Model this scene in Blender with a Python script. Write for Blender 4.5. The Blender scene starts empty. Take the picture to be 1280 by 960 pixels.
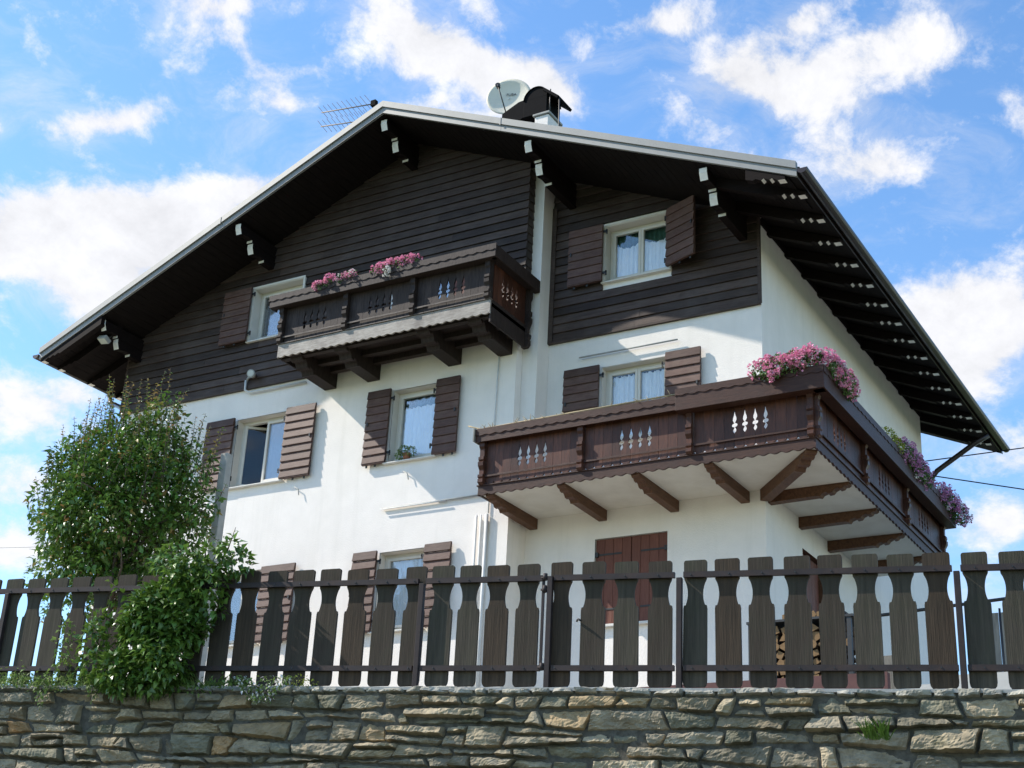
import bpy, math, random
import numpy as np
from mathutils import Vector, Matrix
random.seed(7); rng = np.random.default_rng(7)
SC = bpy.context.scene
COL = SC.collection

# ------------------------------------------------------------------ camera
cam_d = bpy.data.cameras.new('camera'); cam = bpy.data.objects.new('camera', cam_d); COL.objects.link(cam)
R_ = Vector((0.86304391, 0.50280641, 0.04838309)); U_ = Vector((0.15764164, -0.35910184, 0.91988857)); F_ = Vector((-0.47990033, 0.78627704, 0.38918389))
M = Matrix.Identity(4)
for i in range(3):
    M[i][0] = R_[i]; M[i][1] = U_[i]; M[i][2] = -F_[i]
M[0][3], M[1][3], M[2][3] = 6.832, -18.033, 0.0
cam.matrix_world = M
cam_d.sensor_width = 36; cam_d.lens = 36 * 1815.87 / 1280; cam_d.clip_end = 3000; cam_d.clip_start = 0.1
SC.camera = cam

# ------------------------------------------------------------------ light
SUN_T = Vector((2.54, 1.0, -2.37)).normalized()      # direction the light travels
sun_el = math.asin(-SUN_T.z); sun_az = math.atan2(-SUN_T.x, -SUN_T.y)   # azimuth from +Y towards +X
SKY_STRENGTH = 0.125
SUN_STRENGTH = 5.0
EXPOSURE = 0.40
sd = bpy.data.lights.new('sun', 'SUN'); sd.energy = SUN_STRENGTH; sd.angle = math.radians(0.55); sd.color = (1.0, 0.93, 0.83)
sun = bpy.data.objects.new('sun', sd); COL.objects.link(sun)
sun.rotation_euler = SUN_T.to_track_quat('-Z', 'Y').to_euler()
SC.view_settings.view_transform = 'Standard'; SC.view_settings.look = 'None'
SC.view_settings.exposure = EXPOSURE; SC.view_settings.gamma = 1.0; SC.view_settings.use_curve_mapping = False

def mk(nt, typ, **kw):
    n = nt.nodes.new(typ)
    for k, v in kw.items():
        if k.startswith('i_'): n.inputs[k[2:]].default_value = v
        else: setattr(n, k, v)
    return n
def mth(nt, op, a, b=None, c=None, clamp=False):
    n = nt.nodes.new('ShaderNodeMath'); n.operation = op; n.use_clamp = clamp
    for i, v in enumerate((a, b, c)):
        if v is None: continue
        if isinstance(v, (int, float)): n.inputs[i].default_value = v
        else: nt.links.new(v, n.inputs[i])
    return n.outputs[0]

# clouds as soft blobs of the sky, by compass direction and height: (azimuth, sine of elevation, half sizes, tilt, weight)
CLOUDS = [
    (-0.869, 0.516, 0.055, 0.015, 0.31, 1.10),
    (-0.941, 0.499, 0.014, 0.007, 0.19, 0.80),
    (-0.827, 0.460, 0.143, 0.036, 0.12, 1.60),
    (-0.898, 0.441, 0.085, 0.043, 0.16, 1.20),
    (-0.749, 0.493, 0.055, 0.017, 0.17, 0.80),
    (-0.858, 0.414, 0.044, 0.025, 0.45, 0.80),
    (-0.810, 0.579, 0.069, 0.019, -0.05, 0.75),
    (-0.760, 0.556, 0.047, 0.017, -0.33, 0.65),
    (-0.744, 0.538, 0.034, 0.008, 0.11, 0.60),
    (-0.723, 0.562, 0.026, 0.009, 0.10, 0.50),
    (-0.642, 0.582, 0.083, 0.025, -0.20, 1.30),
    (-0.574, 0.569, 0.084, 0.023, -0.15, 1.20),
    (-0.611, 0.545, 0.077, 0.011, -0.05, 0.70),
    (-0.787, 0.589, 0.077, 0.008, 0.11, 0.60),
    (-0.528, 0.566, 0.037, 0.020, -0.35, 1.00),
    (-0.591, 0.606, 0.033, 0.010, -0.06, 0.50),
    (-0.444, 0.603, 0.048, 0.013, 0.20, 1.00),
    (-0.391, 0.579, 0.065, 0.027, -0.41, 0.75),
    (-0.328, 0.564, 0.080, 0.022, -0.13, 0.95),
    (-0.271, 0.581, 0.071, 0.020, 0.15, 0.95),
    (-0.354, 0.552, 0.066, 0.016, -0.30, 0.80),
    (-0.247, 0.565, 0.036, 0.011, -0.09, 0.60),
    (-0.270, 0.519, 0.064, 0.014, -0.21, 0.55),
    (-0.320, 0.597, 0.047, 0.014, 0.28, 0.60),
    (-0.167, 0.538, 0.017, 0.013, -0.12, 0.70),
    (-0.177, 0.552, 0.017, 0.006, -0.11, 0.50),
    (-0.197, 0.432, 0.075, 0.036, 0.05, 1.50),
    (-0.223, 0.391, 0.080, 0.029, 0.23, 1.00),
    (-0.190, 0.345, 0.061, 0.034, -0.07, 0.80),
    (-0.248, 0.417, 0.033, 0.020, 0.39, 0.60),
    (-0.209, 0.302, 0.056, 0.025, -0.05, 1.10),
    (-0.888, 0.345, 0.081, 0.029, -0.02, 1.00),
    (-0.883, 0.295, 0.058, 0.030, 0.14, 0.90),
    (-0.853, 0.360, 0.033, 0.015, 0.14, 0.50),
    (-0.880, 0.255, 0.062, 0.022, 0.13, 0.95),
    (-0.234, 0.248, 0.099, 0.030, -0.04, 0.30),
    (-0.405, 0.540, 0.053, 0.020, -0.42, 0.55),
    (-0.294, 0.518, 0.065, 0.018, -0.07, 0.60),
    (-0.340, 0.590, 0.053, 0.019, 0.30, 0.55),
    (-0.222, 0.577, 0.035, 0.015, 0.14, 0.60),
    (-0.232, 0.416, 0.065, 0.044, -0.08, 0.50),
    (-0.274, 0.543, 0.066, 0.027, -0.08, 0.45),
    (-0.523, 0.588, 0.079, 0.017, -0.10, 0.45),
    (-0.796, 0.545, 0.092, 0.027, -0.13, 0.35),
]
def build_world():
    w = bpy.data.worlds.new('World'); SC.world = w; w.use_nodes = True
    nt = w.node_tree; nt.nodes.clear(); L = nt.links.new
    out = mk(nt, 'ShaderNodeOutputWorld'); bg = mk(nt, 'ShaderNodeBackground'); L(bg.outputs[0], out.inputs[0])
    sky = mk(nt, 'ShaderNodeTexSky', sky_type='NISHITA', sun_disc=False, sun_elevation=sun_el, sun_rotation=sun_az,
             altitude=700, air_density=1.15, dust_density=0.45, ozone_density=2.2)
    tc = mk(nt, 'ShaderNodeTexCoord'); sep = mk(nt, 'ShaderNodeSeparateXYZ')
    nrm = mk(nt, 'ShaderNodeVectorMath', operation='NORMALIZE'); L(tc.outputs['Generated'], nrm.inputs[0]); L(nrm.outputs[0], sep.inputs[0])
    az = mth(nt, 'ARCTAN2', sep.outputs[0], sep.outputs[1]); el = sep.outputs[2]
    cmb = mk(nt, 'ShaderNodeCombineXYZ'); L(az, cmb.inputs[0]); L(el, cmb.inputs[1])
    n0 = mk(nt, 'ShaderNodeTexNoise', i_Scale=9.0, i_Detail=3.0, i_Roughness=0.55); L(cmb.outputs[0], n0.inputs['Vector'])
    wv = mk(nt, 'ShaderNodeVectorMath', operation='MULTIPLY_ADD'); L(n0.outputs['Color'], wv.inputs[0]); wv.inputs[1].default_value = (0.06, 0.045, 0); L(cmb.outputs[0], wv.inputs[2])
    sub = mk(nt, 'ShaderNodeVectorMath', operation='SUBTRACT'); L(wv.outputs[0], sub.inputs[0]); sub.inputs[1].default_value = (0.03, 0.0225, 0)
    P = sub.outputs[0]
    total = None
    for (a, e, ra, re, tilt, wt) in CLOUDS:
        mp = mk(nt, 'ShaderNodeMapping', vector_type='TEXTURE'); L(P, mp.inputs[0])
        mp.inputs['Location'].default_value = (a, e, 0); mp.inputs['Rotation'].default_value = (0, 0, tilt); mp.inputs['Scale'].default_value = (ra, re, 1)
        ln = mk(nt, 'ShaderNodeVectorMath', operation='LENGTH'); L(mp.outputs[0], ln.inputs[0])
        mr = mk(nt, 'ShaderNodeMapRange', interpolation_type='SMOOTHSTEP'); L(ln.outputs['Value'], mr.inputs[0])
        mr.inputs[1].default_value = 1.25; mr.inputs[2].default_value = 0.0; mr.inputs[3].default_value = 0.0; mr.inputs[4].default_value = wt
        total = mr.outputs[0] if total is None else mth(nt, 'ADD', total, mr.outputs[0])
    # fine broken texture and long thin streaks
    mp = mk(nt, 'ShaderNodeMapping'); L(cmb.outputs[0], mp.inputs[0]); mp.inputs['Rotation'].default_value = (0, 0, 0.5); mp.inputs['Scale'].default_value = (1.0, 1.5, 1)
    n1 = mk(nt, 'ShaderNodeTexNoise', i_Scale=17.0, i_Detail=12.0, i_Roughness=0.66, i_Distortion=0.15); L(mp.outputs[0], n1.inputs['Vector'])
    n2 = mk(nt, 'ShaderNodeTexNoise', i_Scale=5.0, i_Detail=4.0, i_Roughness=0.5); L(cmb.outputs[0], n2.inputs['Vector'])
    d = mth(nt, 'ADD', total, mth(nt, 'MULTIPLY', mth(nt, 'SUBTRACT', n1.outputs[0], 0.5), 3.6))
    d = mth(nt, 'ADD', d, mth(nt, 'MULTIPLY', mth(nt, 'SUBTRACT', n2.outputs[0], 0.5), 0.5))
    dm = mk(nt, 'ShaderNodeMapRange', interpolation_type='SMOOTHSTEP'); L(d, dm.inputs[0])
    dm.inputs[1].default_value = 0.12; dm.inputs[2].default_value = 1.15; dm.inputs[3].default_value = 0.0; dm.inputs[4].default_value = 0.97
    mp2 = mk(nt, 'ShaderNodeMapping'); L(P, mp2.inputs[0]); mp2.inputs['Rotation'].default_value = (0, 0, 0.6); mp2.inputs['Scale'].default_value = (1.0, 2.6, 1)
    n4 = mk(nt, 'ShaderNodeTexNoise', i_Scale=8.0, i_Detail=12.0, i_Roughness=0.68, i_Distortion=0.4); L(mp2.outputs[0], n4.inputs['Vector'])
    vd = mth(nt, 'ADD', mth(nt, 'MULTIPLY', total, 0.35), mth(nt, 'MULTIPLY', mth(nt, 'SUBTRACT', n4.outputs[0], 0.42), 2.4))
    vm_ = mk(nt, 'ShaderNodeMapRange', interpolation_type='SMOOTHSTEP'); L(vd, vm_.inputs[0]); vm_.inputs[1].default_value = 0.05; vm_.inputs[2].default_value = 1.1; vm_.inputs[3].default_value = 0.0; vm_.inputs[4].default_value = 0.6
    dens = mth(nt, 'MAXIMUM', dm.outputs[0], vm_.outputs[0])
    hs = mk(nt, 'ShaderNodeHueSaturation', i_Saturation=1.16, i_Value=1.70); L(sky.outputs[0], hs.inputs['Color'])
    cr = mk(nt, 'ShaderNodeMapRange'); L(n1.outputs[0], cr.inputs[0]); cr.inputs[1].default_value = 0.3; cr.inputs[2].default_value = 0.7; cr.inputs[3].default_value = 5.0; cr.inputs[4].default_value = 6.6
    cc = mk(nt, 'ShaderNodeCombineColor'); L(cr.outputs[0], cc.inputs[0]); L(mth(nt, 'MULTIPLY', cr.outputs[0], 1.0), cc.inputs[1]); L(mth(nt, 'MULTIPLY', cr.outputs[0], 1.03), cc.inputs[2])
    mx = mk(nt, 'ShaderNodeMix', data_type='RGBA'); L(dens, mx.inputs[0]); L(hs.outputs[0], mx.inputs[6]); L(cc.outputs[0], mx.inputs[7])
    L(mx.outputs[2], bg.inputs[0]); bg.inputs[1].default_value = SKY_STRENGTH
build_world()

# ------------------------------------------------------------------ materials
def mat(name, color, rough=0.7, var=0.15, scale=6.0, stretch=(1, 1, 1), bump=0.0, bscale=None, spec=0.3, metal=0.0,
        color2=None, stain=0.0, stain_col=None, sscale=1.2, trans=0.0, attr=None, coat=0.0, island=0.0):
    m = bpy.data.materials.new(name); m.use_nodes = True; nt = m.node_tree; L = nt.links.new
    b = nt.nodes['Principled BSDF']; b.inputs['Roughness'].default_value = rough; b.inputs['Metallic'].default_value = metal
    b.inputs['Specular IOR Level'].default_value = spec
    tc = mk(nt, 'ShaderNodeTexCoord'); mp = mk(nt, 'ShaderNodeMapping'); L(tc.outputs['Object'], mp.inputs[0]); mp.inputs['Scale'].default_value = stretch
    n = mk(nt, 'ShaderNodeTexNoise', i_Scale=scale, i_Detail=6.0, i_Roughness=0.6); L(mp.outputs[0], n.inputs['Vector'])
    r = mk(nt, 'ShaderNodeMapRange'); L(n.outputs[0], r.inputs[0]); r.inputs[1].default_value = 0.3; r.inputs[2].default_value = 0.7
    mx = mk(nt, 'ShaderNodeMix', data_type='RGBA'); L(r.outputs[0], mx.inputs[0])
    c = color; c2 = color2 or tuple(min(1, x * (1 + var)) for x in c); c1 = c if color2 else tuple(x * (1 - var) for x in c)
    mx.inputs[6].default_value = (*c1, 1); mx.inputs[7].default_value = (*c2, 1)
    col = mx.outputs[2]
    if stain:
        n3 = mk(nt, 'ShaderNodeTexNoise', i_Scale=sscale, i_Detail=8.0, i_Roughness=0.65, i_Distortion=0.3); L(tc.outputs['Object'], n3.inputs['Vector'])
        r3 = mk(nt, 'ShaderNodeMapRange'); L(n3.outputs[0], r3.inputs[0]); r3.inputs[1].default_value = 0.45; r3.inputs[2].default_value = 0.75; r3.inputs[4].default_value = stain
        m3 = mk(nt, 'ShaderNodeMix', data_type='RGBA'); L(r3.outputs[0], m3.inputs[0]); L(col, m3.inputs[6]); m3.inputs[7].default_value = (*stain_col, 1); col = m3.outputs[2]
    if attr:
        at = mk(nt, 'ShaderNodeAttribute', attribute_name=attr)
        m4 = mk(nt, 'ShaderNodeMix', data_type='RGBA', blend_type='MULTIPLY'); m4.inputs[0].default_value = 1.0; L(col, m4.inputs[6]); L(at.outputs['Color'], m4.inputs[7]); col = m4.outputs[2]
    if island:
        ge = mk(nt, 'ShaderNodeNewGeometry'); ri = mk(nt, 'ShaderNodeMapRange'); L(ge.outputs['Random Per Island'], ri.inputs[0]); ri.inputs[3].default_value = 1 - island; ri.inputs[4].default_value = 1 + island
        vm = mk(nt, 'ShaderNodeVectorMath', operation='SCALE'); L(col, vm.inputs[0]); L(ri.outputs[0], vm.inputs['Scale']); col = vm.outputs[0]
    if name == 'wall_stone':
        for sc_, lo, hi, cl, am in ((3.2, .56, .70, (0.055, 0.065, 0.028), .55), (26.0, .66, .74, (0.40, 0.39, 0.33), .5)):
            n5 = mk(nt, 'ShaderNodeTexNoise', i_Scale=sc_, i_Detail=7.0, i_Roughness=0.7); L(tc.outputs['Object'], n5.inputs['Vector'])
            r5 = mk(nt, 'ShaderNodeMapRange'); L(n5.outputs[0], r5.inputs[0]); r5.inputs[1].default_value = lo; r5.inputs[2].default_value = hi; r5.inputs[4].default_value = am
            m5 = mk(nt, 'ShaderNodeMix', data_type='RGBA'); L(r5.outputs[0], m5.inputs[0]); L(col, m5.inputs[6]); m5.inputs[7].default_value = (*cl, 1); col = m5.outputs[2]
    if name == 'white_plaster':
        mp6 = mk(nt, 'ShaderNodeMapping'); L(tc.outputs['Object'], mp6.inputs[0]); mp6.inputs['Scale'].default_value = (5, 5, 0.35)
        n6 = mk(nt, 'ShaderNodeTexNoise', i_Scale=1.0, i_Detail=6.0, i_Roughness=0.65); L(mp6.outputs[0], n6.inputs['Vector'])
        r6 = mk(nt, 'ShaderNodeMapRange'); L(n6.outputs[0], r6.inputs[0]); r6.inputs[1].default_value = .52; r6.inputs[2].default_value = .80; r6.inputs[4].default_value = .30
        m6 = mk(nt, 'ShaderNodeMix', data_type='RGBA'); L(r6.outputs[0], m6.inputs[0]); L(col, m6.inputs[6]); m6.inputs[7].default_value = (0.62, 0.58, 0.51, 1); col = m6.outputs[2]
    L(col, b.inputs['Base Color'])
    if bump:
        nb = mk(nt, 'ShaderNodeTexNoise', i_Scale=bscale or scale * 3, i_Detail=5.0); L(mp.outputs[0], nb.inputs['Vector'])
        bp = mk(nt, 'ShaderNodeBump', i_Strength=bump, i_Distance=0.01); L(nb.outputs[0], bp.inputs['Height']); L(bp.outputs[0], b.inputs['Normal'])
    if trans:
        out = nt.nodes['Material Output']; tr = mk(nt, 'ShaderNodeBsdfTranslucent'); L(col, tr.inputs[0])
        ms = mk(nt, 'ShaderNodeMixShader'); ms.inputs[0].default_value = trans; L(b.outputs[0], ms.inputs[1]); L(tr.outputs[0], ms.inputs[2]); L(ms.outputs[0], out.inputs[0])
    if coat: b.inputs['Coat Weight'].default_value = coat
    return m

def glass_mat():
    m = bpy.data.materials.new('window_glass'); m.use_nodes = True; nt = m.node_tree; nt.nodes.clear(); L = nt.links.new
    out = mk(nt, 'ShaderNodeOutputMaterial'); g = mk(nt, 'ShaderNodeBsdfGlossy', i_Roughness=0.03); g.inputs[0].default_value = (0.95, 0.95, 0.95, 1)
    t = mk(nt, 'ShaderNodeBsdfTransparent'); t.inputs[0].default_value = (0.985, 0.99, 0.995, 1)
    fr = mk(nt, 'ShaderNodeFresnel', i_IOR=1.5); ms = mk(nt, 'ShaderNodeMixShader')
    L(mth(nt, 'MULTIPLY', fr.outputs[0], 0.9, clamp=True), ms.inputs[0]); L(t.outputs[0], ms.inputs[1]); L(g.outputs[0], ms.inputs[2]); L(ms.outputs[0], out.inputs[0])
    return m

MT = {}
MT['plaster'] = mat('white_plaster', (0.855, 0.795, 0.735), rough=0.95, var=0.035, scale=3.0, bump=0.35, bscale=55, spec=0.1, stain=0.16, stain_col=(0.62, 0.58, 0.50), sscale=0.8)
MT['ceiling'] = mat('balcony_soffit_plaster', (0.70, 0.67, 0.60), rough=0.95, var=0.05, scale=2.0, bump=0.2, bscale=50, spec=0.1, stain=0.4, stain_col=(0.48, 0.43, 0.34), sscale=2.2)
MT['siding'] = mat('dark_siding', (0.036, 0.024, 0.019), rough=0.6, scale=5, stretch=(0.6, 6, 9), bump=0.25, bscale=20, color2=(0.076, 0.053, 0.044), island=0.4, spec=0.22, stain=0.45, stain_col=(0.11, 0.09, 0.08), sscale=1.6)
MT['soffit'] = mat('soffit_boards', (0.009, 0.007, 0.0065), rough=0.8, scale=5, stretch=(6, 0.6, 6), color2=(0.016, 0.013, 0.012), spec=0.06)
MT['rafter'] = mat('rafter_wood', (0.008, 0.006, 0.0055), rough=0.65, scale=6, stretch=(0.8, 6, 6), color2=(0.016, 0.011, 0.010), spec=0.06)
MT['shutter'] = mat('shutter_wood', (0.065, 0.034, 0.026), rough=0.55, scale=6, stretch=(0.8, 6, 9), bump=0.2, bscale=25, color2=(0.12, 0.068, 0.054), island=0.28, spec=0.22, stain=0.4, stain_col=(0.17, 0.125, 0.10), sscale=3)
MT['red_shutter'] = mat('red_brown_shutter', (0.12, 0.04, 0.026), rough=0.6, scale=6, stretch=(8, 6, 0.8), bump=0.2, bscale=25, color2=(0.17, 0.065, 0.042), island=0.12)
MT['balc'] = mat('balcony_wood', (0.045, 0.018, 0.011), rough=0.42, scale=6, stretch=(6, 6, 0.9), bump=0.25, bscale=25, color2=(0.100, 0.036, 0.020), island=0.40, spec=0.25, stain=0.35, stain_col=(0.045, 0.028, 0.022), sscale=4)
MT['balc_h'] = mat('balcony_board', (0.036, 0.015, 0.010), rough=0.5, scale=6, stretch=(0.9, 4, 9), bump=0.3, bscale=18, color2=(0.070, 0.030, 0.019), spec=0.22, stain=0.5, stain_col=(0.03, 0.018, 0.014), sscale=3)
MT['balc_dk'] = mat('upper_balcony_wood', (0.020, 0.013, 0.011), rough=0.6, scale=6, stretch=(6, 6, 0.9), bump=0.25, bscale=25, color2=(0.044, 0.031, 0.026), island=0.25, spec=0.2)
MT['balc_dkh'] = mat('upper_balcony_board', (0.06, 0.046, 0.039), rough=0.6, scale=7, stretch=(0.8, 4, 9), bump=0.35, bscale=18, color2=(0.16, 0.13, 0.11), spec=0.2, stain=0.4, stain_col=(0.035, 0.025, 0.022), sscale=3)
MT['ufascia'] = mat('weathered_sunlit_fascia', (0.42, 0.38, 0.33), rough=0.6, scale=7, stretch=(1.2, 4, 9), bump=0.3, bscale=18, color2=(0.22, 0.19, 0.165), spec=0.3, stain=0.7, stain_col=(0.07, 0.055, 0.048), sscale=2.2)  # peeled paint, base colour also lightened to carry the sunlit glint
MT['bracket'] = mat('bracket_wood', (0.07, 0.032, 0.018), rough=0.55, scale=6, stretch=(5, 1, 5), bump=0.3, bscale=20, color2=(0.15, 0.07, 0.036), spec=0.3)
MT['frame'] = mat('window_frame_paint', (0.66, 0.62, 0.55), rough=0.5, var=0.05, scale=4, spec=0.4)
MT['reveal'] = mat('window_reveal', (0.66, 0.62, 0.56), rough=0.9, var=0.05, scale=4, spec=0.1)
MT['sill'] = mat('sill_stone', (0.68, 0.65, 0.60), rough=0.7, var=0.08, scale=8)
MT['curtain'] = mat('lace_curtain', (0.86, 0.88, 0.92), rough=0.9, var=0.07, scale=30, stretch=(1, 1, 0.3), spec=0.1)
MT['curtain_g'] = mat('green_curtain', (0.05, 0.12, 0.09), rough=0.9, var=0.3, scale=12, spec=0.1)
MT['glass'] = glass_mat()
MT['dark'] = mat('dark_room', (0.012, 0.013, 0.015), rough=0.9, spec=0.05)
MT['iron'] = mat('black_iron', (0.02, 0.02, 0.02), rough=0.5, spec=0.5)
MT['flash'] = mat('grey_flashing', (0.24, 0.24, 0.225), rough=0.5, var=0.12, scale=2.5, metal=0.25, spec=0.5, stain=0.3, stain_col=(0.13, 0.12, 0.11), sscale=2.5)
MT['tile'] = mat('roof_tile', (0.11, 0.10, 0.09), rough=0.85, var=0.25, scale=4, island=0.2)
MT['gutter'] = mat('brown_gutter', (0.030, 0.020, 0.018), rough=0.35, metal=0.2, spec=0.5)
MT['cap'] = mat('white_end_cap', (0.78, 0.74, 0.66), rough=0.6, var=0.08, scale=12, stain=0.3, stain_col=(0.4, 0.38, 0.33), sscale=14)
MT['pipe'] = mat('white_pipe', (0.62, 0.62, 0.60), rough=0.6, var=0.08)
MT['pipe_g'] = mat('grey_pipe', (0.34, 0.34, 0.32), rough=0.5, var=0.1)
MT['fence'] = mat('weathered_slat', (0.040, 0.030, 0.021), rough=0.75, scale=4, stretch=(9, 9, 0.5), bump=0.25, bscale=14, color2=(0.072, 0.056, 0.042), island=0.2, spec=0.15, stain=0.4, stain_col=(0.048, 0.052, 0.030), sscale=5)
MT['fence_b'] = mat('weathered_slat_grey', (0.050, 0.042, 0.032), rough=0.8, scale=4, stretch=(9, 9, 0.5), bump=0.3, bscale=14, color2=(0.100, 0.083, 0.062), spec=0.12, stain=0.5, stain_col=(0.045, 0.052, 0.028), sscale=4)
MT['fence_c'] = mat('weathered_slat_brown', (0.040, 0.028, 0.019), rough=0.75, scale=5, stretch=(9, 9, 0.5), bump=0.3, bscale=14, color2=(0.085, 0.058, 0.038), spec=0.15, stain=0.5, stain_col=(0.035, 0.033, 0.024), sscale=4)
MT['fmetal'] = mat('brown_steel', (0.036, 0.027, 0.026), rough=0.6, var=0.2, scale=8, spec=0.25, stain=0.25, stain_col=(0.12, 0.06, 0.035), sscale=11)
MT['stone'] = mat('wall_stone', (0.55, 0.55, 0.53), rough=0.9, scale=9, stretch=(1, 1, 2.2), bump=1.0, bscale=28, color2=(0.98, 0.95, 0.88), spec=0.2, attr='tint', stain=0.5, stain_col=(0.30, 0.31, 0.26), sscale=6)
MT['mortar'] = mat('wall_mortar', (0.10, 0.092, 0.075), rough=1.0, var=0.4, scale=20, bump=0.5, spec=0.05)
MT['dish'] = mat('dish_paint', (0.74, 0.68, 0.55), rough=0.5, var=0.05, spec=0.4)
MT['alu'] = mat('aluminium', (0.30, 0.27, 0.25), rough=0.7, spec=0.2)
MT['leaf'] = mat('tree_leaf', (0.055, 0.125, 0.018), rough=0.33, scale=2, color2=(0.13, 0.235, 0.038), island=0.45, spec=0.5, trans=0.22)
MT['leaf_y'] = mat('young_leaf', (0.20, 0.27, 0.05), rough=0.45, scale=3, color2=(0.36, 0.17, 0.08), island=0.4, trans=0.3)
MT['leaf_b'] = mat('bush_leaf', (0.065, 0.14, 0.020), rough=0.36, scale=3, color2=(0.16, 0.26, 0.045), island=0.4, spec=0.5, trans=0.22)
MT['leaf_f'] = mat('geranium_leaf', (0.06, 0.13, 0.03), rough=0.6, scale=5, color2=(0.13, 0.22, 0.06), island=0.35, trans=0.2)
MT['leaf_ye'] = mat('yellow_green_leaf', (0.20, 0.26, 0.03), rough=0.6, scale=5, color2=(0.42, 0.42, 0.06), island=0.3, trans=0.2)
MT['herb'] = mat('herb_leaf', (0.10, 0.19, 0.04), rough=0.6, scale=5, color2=(0.24, 0.32, 0.09), island=0.4, trans=0.3)
MT['pink'] = mat('pink_petal', (0.74, 0.20, 0.40), rough=0.6, scale=14, color2=(0.88, 0.50, 0.63), island=0.15, trans=0.2)
MT['purple'] = mat('purple_petal', (0.56, 0.20, 0.44), rough=0.6, scale=14, color2=(0.80, 0.47, 0.68), island=0.25, trans=0.2)
MT['whitep'] = mat('white_petal', (0.80, 0.78, 0.76), rough=0.6, trans=0.2)
MT['bark'] = mat('bark', (0.10, 0.075, 0.055), rough=0.9, var=0.4, scale=10, stretch=(3, 3, 0.6), bump=0.6)
MT['twig'] = mat('dry_twig', (0.42, 0.33, 0.20), rough=0.9, var=0.3)
MT['concrete'] = mat('concrete', (0.36, 0.355, 0.33), rough=0.9, var=0.12, scale=6, bump=0.4, spec=0.15)
MT['postp'] = mat('post_paint', (0.42, 0.40, 0.36), rough=0.85, var=0.15, scale=8, spec=0.1)
MT['grey_wood'] = mat('grey_board', (0.15, 0.14, 0.12), rough=0.85, scale=5, stretch=(7, 7, 0.7), bump=0.4, color2=(0.25, 0.235, 0.20), island=0.15)
MT['log'] = mat('log_end', (0.20, 0.12, 0.055), rough=0.85, var=0.25, scale=20, island=0.4)
MT['logbark'] = mat('log_bark', (0.07, 0.045, 0.03), rough=0.9, var=0.3, scale=20)
MT['gravel'] = mat('pale_gravel', (0.29, 0.26, 0.215), rough=0.95, var=0.25, scale=14, bump=0.6)
MT['grass'] = mat('grass_ground', (0.06, 0.10, 0.03), rough=0.95, var=0.4, scale=3, bump=0.5)
MT['asphalt'] = mat('asphalt', (0.09, 0.085, 0.08), rough=0.9, var=0.15, scale=20, bump=0.3)
MT['clay'] = mat('clay_pot', (0.33, 0.13, 0.07), rough=0.8, var=0.1)
MT['black'] = mat('black_metal', (0.006, 0.006, 0.007), rough=0.85, spec=0.08)
MT['paving'] = mat('terrace_slab', (0.42, 0.41, 0.38), rough=0.9, var=0.08, scale=5)
MT['redkerb'] = mat('red_brown_edge', (0.10, 0.045, 0.04), rough=0.7, var=0.15)
MT['lens'] = mat('lamp_lens', (0.55, 0.56, 0.50), rough=0.3, spec=0.6)

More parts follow.
